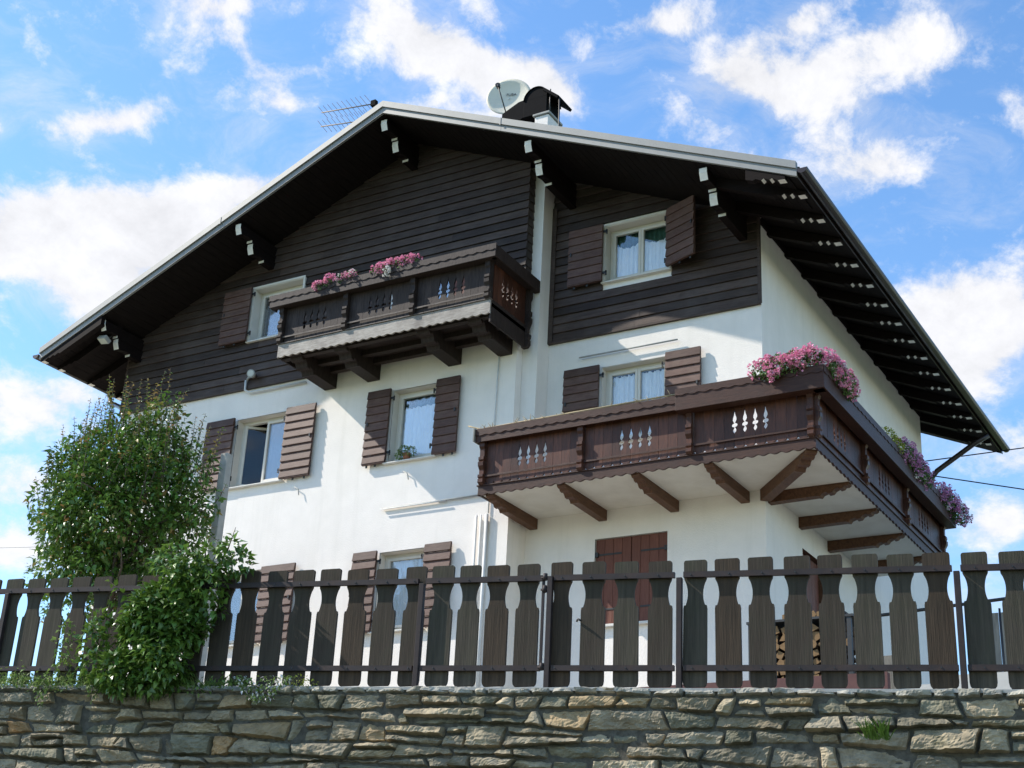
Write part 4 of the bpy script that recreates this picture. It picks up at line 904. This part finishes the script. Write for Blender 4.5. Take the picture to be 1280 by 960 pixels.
# ------------------------------------------------------------------ climbing shrub spilling over the fence
def shrub(name, label, cat, root, ells, dens, size, mats, shoots=(), group=None, stems=()):
    e = empty(name, root, label=label, cat=cat, group=group)
    P, D = clump_points(ells, dens); mb = leaves_mesh(P, D, rng.uniform(size[0], size[1], len(P)), asp=0.6, droop=0.3)
    P, D, sz = [], [], []; st_ = MB()
    for (b_, dr_, l_) in shoots:
        b_ = np.array(b_, float); dr_ = unit(np.array(dr_, float)); n = int(l_ / 0.035)
        st_.tube([tuple(b_ + dr_ * l_ * t) for t in (0, .5, 1)], [0.006, 0.004, 0.002], 4)
        for k in range(n):
            t = k / n; a_ = k * 2.4; s1_ = unit(np.cross(dr_, [0.3, 1, 0.1])); s2_ = np.cross(dr_, s1_)
            P.append(b_ + dr_ * l_ * t); D.append(unit(s1_ * math.cos(a_) + s2_ * math.sin(a_) + dr_ * .4)); sz.append(size[1] * (1 - .35 * t))
    if P: leaves_mesh(np.array(P), np.array(D), np.array(sz), asp=.6, mb=mb)
    mb.obj('foliage', mats, e)
    for pts in stems: st_.tube(pts, [0.02, 0.014, 0.008][:len(pts)], 6)
    if st_.v: st_.obj('stem', ['bark'], e)
    return e
E_ = []
# measured along the fence: s, outward, height above the wall top
def fe(s_, o_, z_): q = fp(s_, o_, z_); return np.array([q.x, q.y, q.z])
for i in range(46):
    t = rng.uniform(0, 1); zc = 0.02 + 0.86 * t
    sc = 1.45 + 0.36 * t + rng.uniform(-0.36, 0.33) * (1 - 0.35 * t); E_.append((fe(sc, 0.14 + rng.uniform(-.06, .14) * (1 - t * .5), zc), rng.uniform(0.09, 0.17)))
for (s_, o_, z_, r_) in [(1.75, .1, .95, .14), (1.95, .1, 1.0, .13), (2.1, .1, 1.05, .11), (1.55, .12, .98, .12), (2.2, .08, .95, .10), (1.95, .1, .72, .13), (2.05, .1, .6, .08), (1.0, .2, .30, .12), (1.05, .2, .45, .1), (1.1, .22, .12, .14), (1.3, .25, .05, .15), (1.6, .2, .0, .14)]: E_.append((fe(s_, o_, z_), r_))
sh = [(fe(s_, .12, z_), d_, l_) for s_, z_, d_, l_ in [(1.9, 1.0, (-.1, 0, 1), .22), (2.1, 1.05, (.3, 0, 1), .2), (1.6, .98, (-.4, 0, .8), .18), (2.15, .95, (.8, 0, .2), .14), (1.0, .3, (-.5, 0, .5), .16), (1.2, .7, (-.7, -.2, .5), .25), (1.1, .5, (-.8, -.2, .3), .25)]]
shrub('climbing_shrub', 'glossy green shrub growing through and over the wooden fence', 'shrub', tuple(fe(1.5, .1, -.05)), E_, 620, (0.042, 0.08), ['leaf_b'], shoots=sh,
      stems=[[tuple(fe(1.5, .1, -.06)), tuple(fe(1.6, .1, .4)), tuple(fe(1.8, .08, .9))], [tuple(fe(1.3, .12, -.06)), tuple(fe(1.2, .15, .3)), tuple(fe(1.3, .1, .6))]])
E_ = [(fe(.62 + rng.uniform(-.05, .06), .10, z_), rng.uniform(.05, .075)) for z_ in (-.02, .08, .16, .24, .32, .40, .46)]
shrub('climbing_plant', 'small pale green climber on the fence left of the glossy shrub', 'plant', tuple(fe(.62, .1, -.06)), E_, 520, (0.03, 0.05), ['herb'])
# ground cover on the wall top, left
mb = MB(); P, D, sz = [], [], []
for i in range(3200):
    s_ = -0.9 + 3.3 * rng.random() ** 1.15; o_ = rng.uniform(-.06, .17); z_ = -.03 + abs(rng.normal()) * .035 * (1.6 if s_ < .9 else .7) + 0.02 * math.sin(s_ * 9) - (0.06 * rng.random() if o_ > .12 else 0)
    P.append(fe(s_, o_, z_)); D.append(unit(rng.normal(size=3) + np.array([0, 0, .6]))); sz.append(rng.uniform(.02, .045))
leaves_mesh(np.array(P), np.array(D), np.array(sz), mb=mb)
for i in range(900):
    s_ = -.9 + 3.0 * rng.random() ** 1.5; q = fe(s_, rng.uniform(-.05, .15), -.04); h = rng.uniform(.04, .14); ln_ = rng.normal(size=2) * .4
    t_ = q + np.array([ln_[0] * h, ln_[1] * h, h]); w_ = .003
    mb.add([q - [w_, 0, 0], q + [w_, 0, 0], t_], [(0, 1, 2)], 0)
tag(mb.obj('ground_cover', ['herb']), kind='stuff', label='low weeds and grass along the top of the stone wall', cat='ground cover')
# trailing plants on the wall face
def trailing(name, label, cat, s0, s1, zlo, n, size, mats, mi_p=0.0, out0=.13):
    e = empty(name, tuple(fe((s0 + s1) / 2, .1, 0)), label=label, cat=cat)
    P, D, m2 = [], [], []
    for i in range(n):
        s_ = rng.uniform(s0, s1); u = 1 - abs((s_ - (s0 + s1) / 2) / ((s1 - s0) / 2)) ** 2; z_ = .03 - (-zlo + .03) * rng.random() * u
        P.append(fe(s_, out0 + rng.uniform(.0, .05), z_)); D.append(unit(rng.normal(size=3) * .8 + np.array([0, -.4, -.3]))); m2.append(1 if rng.random() < mi_p else 0)
    leaves_mesh(np.array(P), np.array(D), rng.uniform(size[0], size[1], n), mi=np.array(m2)).obj('foliage', mats, e)
    m_ = MB(); m_.tube([tuple(fe(s0 + .05, .12, .0)), tuple(fe((s0 + s1) / 2, .17, -.05)), tuple(fe(s1 - .1, .17, zlo * .9))], .004, 5); m_.obj('stem', ['bark'], e)
trailing('trailing_ivy', 'small variegated ivy hanging over the wall top below the fence', 'ivy', 2.34, 2.82, -.17, 420, (.02, .04), ['herb', 'whitep'], .28)
e = empty('sedum', tuple(fe(2.87, .08, -.02)), label='yellow-green cushion plant on the wall top right of the ivy', cat='plant')
P, D = clump_points([(fe(2.85, .08, .02), (.10, .05, .045)), (fe(2.95, .08, .0), (.07, .04, .03))], 2500); leaves_mesh(P, D, rng.uniform(.012, .024, len(P))).obj('foliage', ['leaf_ye'], e)
e = empty('grass_tuft', tuple(fe(7.12, .13, -.36)), label='little green grass tuft growing from a joint of the stone wall', cat='plant')
m_ = MB()
for i in range(70):
    q = fe(7.12 + rng.uniform(-.07, .09), .12, -.34 + rng.uniform(-.02, .01)); t_ = q + np.array([rng.normal() * .05, -.05 - .04 * rng.random(), rng.uniform(.03, .13)]); md = (q + t_) / 2 + np.array([0, -.015, .02])
    m_.add([q - [.004, 0, 0], q + [.004, 0, 0], md + [.004, 0, 0], md - [.004, 0, 0], t_], [(0, 1, 2, 3), (3, 2, 4)])
m_.obj('blades', ['leaf_b'], e)
for s_, zz, rr in ((-.2, -.09, .08), (.55, -.13, .07), (1.05, -.1, .09), (1.75, -.06, .07)):
    trailing('weed', {-.2: 'weed hanging on the wall at the far left', .55: 'weed hanging on the wall below the small climber', 1.05: 'weed hanging on the wall left below the glossy shrub', 1.75: 'weed hanging on the wall right below the glossy shrub'}[s_], 'weed', s_ - rr, s_ + rr, zz * 1.8, 130, (.018, .035), ['herb'])

# ------------------------------------------------------------------ flowers
def flowers(name, label, root, ells, nh, petal, leafmat='leaf_f', leafd=900, hs=0.03, group='flowering plants in the balcony boxes', white=0.0, lsz=(.025, .045)):
    e = empty(name, root, label=label, cat='flowers', group=group)
    P, D = clump_points(ells, leafd * 1.5); leaves_mesh(P, D, rng.uniform(lsz[0], lsz[1], len(P)), asp=.85).obj('foliage', [leafmat], e)
    if nh:
        tot = sum((np.prod(np.broadcast_to(r_, 3))) ** (2 / 3) for c, r_ in ells); P, D, mi = [], [], []
        for c, r_ in ells:
            r_ = np.broadcast_to(np.array(r_, float), 3); n = max(1, int(nh * np.prod(r_) ** (2 / 3) / tot))
            for k in range(n):
                d = unit(rng.normal(size=3) + np.array([0.25, -.5, .35])); hc = np.array(c) + d * r_ * rng.uniform(.85, 1.32); w_ = 1 if rng.random() < white else 0
                for q in range(15):
                    dd = unit(rng.normal(size=3) + d * .5); P.append(hc + dd * hs * .5); D.append(dd); mi.append(w_)
        leaves_mesh(np.array(P), np.array(D), rng.uniform(.6, 1.0, len(P)) * hs, asp=1.1, droop=.05, mi=np.array(mi)).obj('blossoms', [petal, 'whitep'], e)
    return e
pfy = -BF - 0.12; psx = BS + 0.12
flowers('geraniums', 'large pink geranium clump at the corner of the lower balcony', (1.1, pfy, 7.6),
        [((0.60, pfy - .05, 7.70), (.17, .13, .12)), ((0.80, pfy - .06, 7.72), (.2, .15, .15)), ((1.0, pfy - .05, 7.74), (.2, .15, .16)), ((1.2, pfy, 7.76), (.18, .16, .16)), ((1.36, pfy + .15, 7.74), (.15, .18, .15)), ((1.42, pfy + .40, 7.70), (.13, .2, .15)), ((1.46, pfy + .65, 7.66), (.12, .18, .14)), ((1.44, pfy + .85, 7.62), (.10, .12, .12)), ((.72, pfy - .12, 7.60), (.14, .1, .07))], 300, 'pink', white=.07, leafd=1000, hs=.036)
flowers('yellow_green_plant', 'yellow-green leafy plant between flower clumps on the side balcony', (psx, 1.75, 7.6), [((psx + .02, 1.45, 7.72), (.10, .22, .13)), ((psx + .04, 1.75, 7.68), (.1, .2, .12))], 0, 'pink', leafmat='leaf_ye', leafd=1200, lsz=(.02, .035))
flowers('geraniums', 'purple-pink geranium clump halfway along the side balcony', (psx, 2.7, 7.6), [((psx + .06, 2.05 + .22 * k, 7.70 - .015 * k), (.13, .17, .15 + .02 * (k % 2))) for k in range(6)] + [((psx + .12, 2.7, 7.55), (.08, .4, .1))], 190, 'purple', white=.08, leafd=700, hs=.036)
flowers('geraniums', 'purple geranium clump at the far end of the side balcony', (psx, 4.6, 7.6), [((psx + .05, 4.15 + .22 * k, 7.66 - .02 * k), (.15, .18, .17)) for k in range(4)] + [((psx + .18, 4.7, 7.5), (.12, .25, .15))], 190, 'purple', white=.1, leafd=800, hs=.038)
ufy = UF - 0.06
flowers('geraniums', 'pink geraniums in the upper balcony box, left clump', (-6.6, ufy, 10.4), [((-6.86, ufy - .03, 10.44), (.12, .1, .09)), ((-6.68, ufy - .03, 10.47), (.12, .1, .10))], 46, 'pink', leafd=800, hs=.034, group='pink geraniums in the upper balcony box')
flowers('geraniums', 'small pink and white geraniums in the upper balcony box between two pink clumps', (-6.3, ufy, 10.4), [((-6.42, ufy - .02, 10.48), (.11, .1, .09)), ((-6.25, ufy - .02, 10.49), (.1, .1, .09))], 40, 'pink', white=.3, leafd=800, hs=.032, group='pink geraniums in the upper balcony box')
flowers('geraniums', 'pink geraniums in the upper balcony box, right wide clump', (-5.3, ufy, 10.4), [((-5.72, ufy - .03, 10.47), (.12, .1, .10)), ((-5.52, ufy - .03, 10.49), (.12, .1, .10)), ((-5.3, ufy - .02, 10.50), (.13, .1, .10)), ((-5.1, ufy - .02, 10.51), (.12, .1, .09))], 90, 'pink', white=.05, leafd=800, hs=.034, group='pink geraniums in the upper balcony box')
flowers('white_flowers', 'few white flowers hanging from the upper balcony box', (-5.45, ufy - .1, 10.35), [((-5.50, ufy - .12, 10.38), (.07, .04, .05))], 8, 'whitep', leafd=300, hs=.032, group='pink geraniums in the upper balcony box')
# potted plant on the sill of window B
pt = empty('potted_plant', (-5.72, DL - 0.02, 7.69), label='small potted plant on the sill of the single window right of the double window', cat='potted plant')
m_ = MB(); m_.tube([(-5.72, DL - .0, 7.692), (-5.72, DL - .0, 7.80)], [.05, .07], 14); m_.obj('pot', ['clay'], pt)
P, D = clump_points([((-5.76, DL - .03, 7.84), (.10, .08, .08)), ((-5.64, DL - .03, 7.82), (.1, .08, .07)), ((-5.82, DL - .06, 7.76), (.07, .06, .06))], 2800); leaves_mesh(P, D, rng.uniform(.02, .04, len(P))).obj('foliage', ['herb'], pt)
# sprouts and dry twigs in the left planter
tw = MB()
for i in range(46):
    x_ = random.uniform(WX - .02, -.75); l_ = random.uniform(.06, .15); d_ = Vector((random.uniform(-1, 1), random.uniform(-.6, .2), random.uniform(.2, 1))).normalized()
    b_ = Vector((x_, -BF - random.uniform(.02, .1), 7.56)); tw.tube([b_, b_ + d_ * l_ * .6 + Vector((0, 0, .01)), b_ + d_ * l_], [.007, .005, .003], 5, mi=0)
tw.tube([(WX - .06, -BF - .05, 7.60), (-2.4, -BF - .06, 7.615), (-.7, -BF - .06, 7.63)], .013, 6)
tw.tube([(WX - .2, -BF - .1, 7.66), (WX + .0, -BF - .04, 7.60), (WX + .12, -BF - .02, 7.58)], .010, 5)
tw.obj('dry_twigs', ['twig'], None); bpy.data.objects['dry_twigs']['label'] = 'bare dry twigs and sprouts in the narrow left planter of the lower balcony'; bpy.data.objects['dry_twigs']['category'] = 'twigs'

# ------------------------------------------------------------------ fence
fence = empty('wooden_fence', tuple(fp(3.5, 0, 0)), label='weathered brown slat fence on steel rails along the top of the stone wall', cat='fence')
SP = [-0.068, .165, .398, .633, .855, 1.09, 1.33, 1.57, 1.81, 2.046, 2.277, 2.516, 2.752, 2.989, 3.235, 3.482, 3.724, 3.951, 4.177, 4.407, 4.646, 4.906, 5.153, 5.405, 5.652, 5.902, 6.143, 6.379, 6.621, 6.854, 7.09, 7.324, 7.557, 7.798, 8.039]
for k in range(6): SP.insert(0, SP[0] - .236)
for k in range(8): SP.append(SP[-1] + .24)
FH = Vector((FD.x, FD.y, 0)).normalized()
for s_ in SP:
    w_ = 0.088 + random.uniform(-.004, .004); H_ = .905 + random.uniform(-.007, .008); r_ = .016
    right = [(w_ - .004, 0.0 + r_), (w_, .04), (w_, .55), (w_ - .004, .572)]
    for k in range(0, 9):
        t = k / 8; zz = .575 + .185 * t; right.append((w_ - .006 - .026 * max(0.0, math.sin(math.pi * min(1, (0.10 + 0.90 * t)))) ** .75, zz))
    right += [(w_ - .003, .785), (w_ - .002, H_ - r_), (w_ - .006, H_ - .005), (w_ - r_, H_)]
    pts = [(w_ - r_, 0.0)] + right; pts += [(-x_, z_) for x_, z_ in pts[::-1]]
    m_ = MB(); lean = random.uniform(-.009, .009)
    a = fp(s_, 0.0, 0.0); m_.prism([(x_ + z_ * lean, z_) for x_, z_ in pts], a, FH, Z, -FN, 0.024)
    m_.obj('slat', [random.choice(['fence', 'fence', 'fence_b', 'fence_c'])], fence)
def frail(s0, s1, z0, z1, o0=.004, o1=.034, name='rail'):
    m_ = MB(); a, b = fp(s0), fp(s1); L_ = (b - a).length; u = (b - a).normalized()
    m_.prism([(0, z0), (L_, z0), (L_, z1), (0, z1)], a + FN * o1, u, Z, -FN, o1 - o0)
    for q_ in SP:
        if s0 < q_ < s1: c_ = fp(q_ + random.uniform(-.02, .02), o1, (z0 + z1) / 2); m_.tube([c_, c_ + FN * .004], .006, 8, mi=1)
    return m_.obj(name, ['fmetal', 'iron'], fence)
for s0, s1 in ((-1.5, 1.755), (1.81, 3.765), (3.83, 4.77), (4.86, 5.765), (5.83, 7.655), (7.71, 9.7)):
    frail(s0, s1, .768, .808); frail(s0, s1, .106, .145)
for i, s_ in enumerate((-.09, 1.782, 3.80, 4.83, 5.80, 7.683)):
    m_ = MB(); a = fp(s_, .002); top = .766 if i != 3 else .80
    m_.prism([(-.02, -.12), (.02, -.12), (.02, top), (-.02, top)], a, FH, Z, FN, .04); m_.obj('fence_post', ['fmetal'], fence, bevel=.003)
m_ = MB(); a = fp(4.775, .008); m_.prism([(-.009, .11), (.009, .11), (.009, .80), (-.009, .80)], a, FH, Z, FN, .018)
m_.obj('gate_bar', ['fmetal'], fence)
for z_ in (.79, .13, .70): m_ = MB(); q = fp(4.79, .03, z_ - .02); m_.tube([q, q + Z * .05], .017, 10); m_.tube([fp(4.76, .03, z_), fp(4.84, .03, z_)], .008, 6); m_.obj('hinge', ['fmetal'], fence)
m_ = MB()
q = fp(5.035, .0, .47); m_.tube([q, q + Vector((.02, -.02, .01)), q + Vector((.045, -.02, -.005))], .008, 6); m_.obj('latch', ['iron'], fence)

# ------------------------------------------------------------------ stone wall, every stone a rough patch standing proud of dark mortar
def noise3(p, f):
    from mathutils import noise
    return noise.noise(Vector(p) * f)
def stone_wall():
    mb = MB(); cols = []
    S0, S1 = -3.2, 10.6; core_out = .055
    # core
    def cv(p): cols.append((1, 1, 1, 1))
    base = len(mb.v)
    a, b = fp(-26, 0), fp(28, 0)
    for (p0, p1) in ((a, b),):
        vs = [p0 + FN * core_out, p1 + FN * core_out, p1 - FN * .42, p0 - FN * .42]
        lo = [Vector((q.x, q.y, -1.7)) for q in vs]; hi = [Vector((q.x, q.y, q.z - .045)) for q in vs]
        mb.add(lo + hi, [(4, 5, 6, 7), (0, 1, 5, 4), (1, 2, 6, 5), (2, 3, 7, 6), (3, 0, 4, 7)], 1); cols.extend([(1, 1, 1, 1)] * 8)
    palette = [(.25, .225, .18), (.20, .185, .15), (.31, .27, .205), (.17, .165, .13), (.35, .305, .235), (.145, .143, .112), (.24, .21, .16), (.28, .25, .20), (.32, .25, .165), (.33, .26, .17), (.36, .25, .15)]
    wts = [5, 5, 4, 4, 3, 3, 4, 4, 2, 1.2, .7]
    def stone(poly, prot, col, nu, nv, seed):
        """poly: 4 corners (s,z) bl, br, tr, tl"""
        o = len(mb.v); tilt = random.uniform(-.018, .018); tilt2 = random.uniform(-.02, .01)
        planes = [(random.uniform(-.06, .06), random.uniform(-.05, .05), random.uniform(.0, .012)) for _ in range(random.choice([2, 3, 3, 4]))]
        for j in range(nv + 1):
            for i in range(nu + 1):
                u, v = i / nu, j / nv
                s_ = (1 - u) * (1 - v) * poly[0][0] + u * (1 - v) * poly[1][0] + u * v * poly[2][0] + (1 - u) * v * poly[3][0]
                z_ = (1 - u) * (1 - v) * poly[0][1] + u * (1 - v) * poly[1][1] + u * v * poly[2][1] + (1 - u) * v * poly[3][1]
                e = min(min(u, 1 - u) * (poly[1][0] - poly[0][0]), min(v, 1 - v) * (poly[3][1] - poly[0][1]))
                edge = max(0.0, min(1.0, e / .011))
                nz = noise3((s_, z_, seed), 9) * .016 - abs(noise3((s_ * .7 + z_, z_ * 1.3, seed), 17)) * .020 - abs(noise3((s_, z_, seed + 5), 44)) * .010
                facet = min(pa * (u - .5) + pb * (v - .5) + pc for pa, pb, pc in planes)
                out = core_out + (prot + nz + tilt * (u - .5) * 2 + tilt2 * (v - .5) * 2 + facet) * (edge ** .25) - (.014 if edge < .01 else 0)
                js = noise3((s_ * 3, z_ * 3, seed + 9), 7) * .009 + noise3((s_, z_, seed + 3), 30) * .004; jz = noise3((s_ * 3, z_ * 3, seed + 19), 7) * .008 + noise3((s_, z_, seed + 13), 30) * .004
                q = fp(s_ + js, out, z_ + jz); mb.v.append(tuple(q))
                k = 1 + noise3((s_, z_, seed + 31), 6) * .35; cols.append((col[0] * k * 1.48, col[1] * k * 1.43, col[2] * k * 1.34, 1))
        for j in range(nv):
            for i in range(nu):
                a = o + j * (nu + 1) + i; mb.f.append((a, a + 1, a + 2 + nu, a + 1 + nu)); mb.m.append(0); mb.sm.append(False)
    # courses from the top down; each course line wanders
    z = -.02; row = 0; nodes = None
    def line(off, seed): return lambda s_: off + .022 * math.sin(s_ * 1.3 + seed) + .017 * math.sin(s_ * 4.1 + seed * 2.1)
    top = lambda s_: -.015 + .008 * math.sin(s_ * 5.1)
    while z > -3.9:
        h = random.choice([.075, .11, .145, .18, .125]) if row else .055
        if z < -.9: h = random.uniform(.15, .22)
        bot = line(z - h, row * 1.9) if row else (lambda s_, z=z, h=h: z - h + .006 * math.sin(s_ * 4))
        fine = z > -.8
        s_ = S0 + random.uniform(-.2, .2); lm = 1.0 if fine else 1.5
        kprev = random.uniform(-.02, .02)
        while s_ < S1:
            wd = (random.uniform(.10, .26) if row == 0 else random.choice([.12, .19, .26, .33, .40, .5]) * random.uniform(.8, 1.2)) * lm
            k = random.uniform(-.035, .035) if row else random.uniform(-.01, .01)
            a, b = s_, s_ + wd; g_ = .0045 if row else .003
            poly = [(a + kprev + g_, bot(a + kprev) + g_), (b + k - g_, bot(b + k) + g_), (b - k - g_, top(b - k) - g_), (a - kprev + g_, top(a - kprev) - g_)]
            hh = poly[3][1] - poly[0][1]
            dz = 16 if fine else 7
            col = random.choices(palette, wts)[0]; f = random.uniform(.85, 1.15); col = tuple(c_ * f for c_ in col)
            if row == 0: col = (.30, .30, .285)
            prot = random.uniform(.02, .085) if row else random.uniform(.035, .055)
            split = fine and row and hh > .11 and wd > .18 and random.random() < .38
            den = 80 if fine else 22
            if split:
                m = random.uniform(.35, .65); tl = (poly[3][0], poly[0][1] + (poly[3][1] - poly[0][1]) * m); trr = (poly[2][0], poly[1][1] + (poly[2][1] - poly[1][1]) * min(.75, max(.25, m + random.uniform(-.15, .15))))
                lo = [poly[0], poly[1], (trr[0], trr[1] - .005), (tl[0], tl[1] - .005)]; hi = [(tl[0], tl[1] + .005), (trr[0], trr[1] + .005), poly[2], poly[3]]
                for pp in (lo, hi):
                    col = random.choices(palette, wts)[0]; stone(pp, random.uniform(.02, .085), col, max(4, int(wd * den)), max(4, int((pp[3][1] - pp[0][1]) * den)), random.random() * 99)
            else: stone(poly, prot, col, max(4, int(wd * den)), max(4, int(max(hh, .03) * den)), random.random() * 99)
            s_ = b; kprev = k
        top = bot; z -= h; row += 1
    # capping stones seen from above
    mb.c = cols
    o = mb.obj('stone_wall', ['stone', 'mortar']); return tag(o, 'rough dry-laid grey and brown stone retaining wall under the fence', 'wall')
stone_wall()
# mortar bed and low coping just behind the face
m_ = MB(); a, b = fp(-26), fp(28); u = (b - a).normalized(); L_ = (b - a).length
m_.prism([(0, -.044), (L_, -.044), (L_, -.022), (0, -.022)], a + FN * .075, u, Z, -FN, .42); o = m_.obj('wall_coping', ['concrete'], None); tag(o, 'narrow grey mortar coping on top of the stone wall', 'coping')

# ------------------------------------------------------------------ garden things
ps = empty('garden_post', (-6.24, -4.0, 2.7), label='pale grey square post in front of the house by the tree', cat='post')
m_ = MB(); m_.box(-6.30, -4.06, 2.6, -6.18, -3.94, 6.67); m_.obj('shaft', ['postp'], ps, bevel=.008)
m_ = MB(); pts = [Vector((-6.18, -4.07, 5.62)).lerp(Vector((-14.5, -4.6, 6.35)), t / 10) - Z * .30 * 4 * (t / 10) * (1 - t / 10) for t in range(11)]
m_.tube(pts, .004, 5); tag(m_.obj('garden_wire', ['pipe_g']), 'thin wire running left from the pale garden post', 'wire')
for nm, pts, lb in (('c1', [(0.0, 8.43, 9.88), (1.74, 9.27, 10.20)], 'upper of the two overhead cables leaving the back corner of the house'), ('c2', [(0.0, 8.43, 9.62), (1.70, 9.07, 9.30)], 'lower of the two overhead cables leaving the back corner of the house')):
    m_ = MB(); A, B = [Vector(q) for q in pts]
    m_.tube([A + (B - A) * t for t in (0, 1, 4, 8, 14)], .011, 6); tag(m_.obj('overhead_cable', ['black']), lb, 'cable')

# firewood rack against the house, right
fw = empty('firewood_rack', (1.2, -1.9, 3.0), label='rack of split firewood with corrugated cover behind the fence', cat='firewood rack')
m_ = MB()
for x_ in (.52, 1.12, 1.72): m_.box(x_, -2.03, 2.9, x_ + .05, -1.98, 4.22); m_.box(x_, -1.45, 2.9, x_ + .05, -1.40, 4.22)
m_.box(.5, -2.04, 4.222, 1.8, -1.38, 4.25); m_.obj('frame', ['iron'], fw)
def log(pl_, yj, ln_): m_ = MB(); m_.prism(pl_, (0, yj, 0), X, Z, Y, ln_, mi=0, side_mi=1); m_.obj('log', ['log', 'logbark'], fw)
for (xa, xb) in ((.60, 1.10), (1.2, 1.70)):
    zc = 3.25
    while zc < 4.14:
        xc = xa + random.uniform(0, .04)
        while xc < xb:
            r_ = random.uniform(.045, .068); k0 = random.uniform(0, 6); n_ = random.choice([3, 4, 5, 8])
            log([(xc + r_ * math.cos(k0 + 6.283 * k / n_), zc + r_ * math.sin(k0 + 6.283 * k / n_)) for k in range(n_)], -1.98 + random.uniform(-.03, .02), .5); xc += r_ * 1.8
        zc += .098
for x_ in np.arange(.95, 1.7, .085):
    r_ = random.uniform(.035, .05); log([(x_ + r_ * math.cos(6.28 * k / 5), 4.30 + r_ * math.sin(6.28 * k / 5)) for k in range(5)], -1.95, .45)
# plank fence, railing and steps at the far right
bf = empty('board_screen', (3.4, .2, 3.0), label='grey weathered board screen behind the right end of the fence', cat='screen')
m_ = MB()
for k in range(18): m_.box(2.55 + k * .13, .2, 3.0, 2.55 + k * .13 + .122, .225, 4.70 + .0 * k)
m_.obj('boards', ['grey_wood'], bf)
m_ = MB(); m_.box(1.55, -1.0, 3.0, 1.98, -.95, 3.98)
for k in range(3): pass
tag(m_.obj('board', ['grey_wood']), 'grey weathered board standing right of the firewood rack', 'board')
hr = empty('handrail', (1.5, .1, 3.0), label='dark metal handrail rising behind the right part of the fence', cat='handrail')
m_ = MB(); m_.tube([(.6, .0, 4.66), (1.2, .0, 4.72), (3.2, .0, 4.82), (6.0, .0, 4.95)], .022, 8); m_.obj('rail', ['iron'], hr)
for x_ in (.75, 1.5, 2.25, 3.0, 3.75): m_ = MB(); m_.tube([(x_, 0, 3.2), (x_, 0, 4.70)], .014, 8); m_.obj('baluster', ['iron'], hr)
m_ = MB()
for k in range(4): m_.box(2.0 + .4 * k, -4.2 + .3 * k, 2.4, 7.5, -3.9 + .3 * k + .02, 2.78 + .14 * k)
tag(m_.obj('garden_steps', ['paving']), 'pale stone steps behind the right end of the fence', 'steps')
m_ = MB(); m_.box(-1.2, -3.2, 2.7, 2.5, -3.1, 3.30); tag(m_.obj('terrace_edge', ['redkerb']), 'low red-brown terrace edge behind the fence at the right', 'kerb')
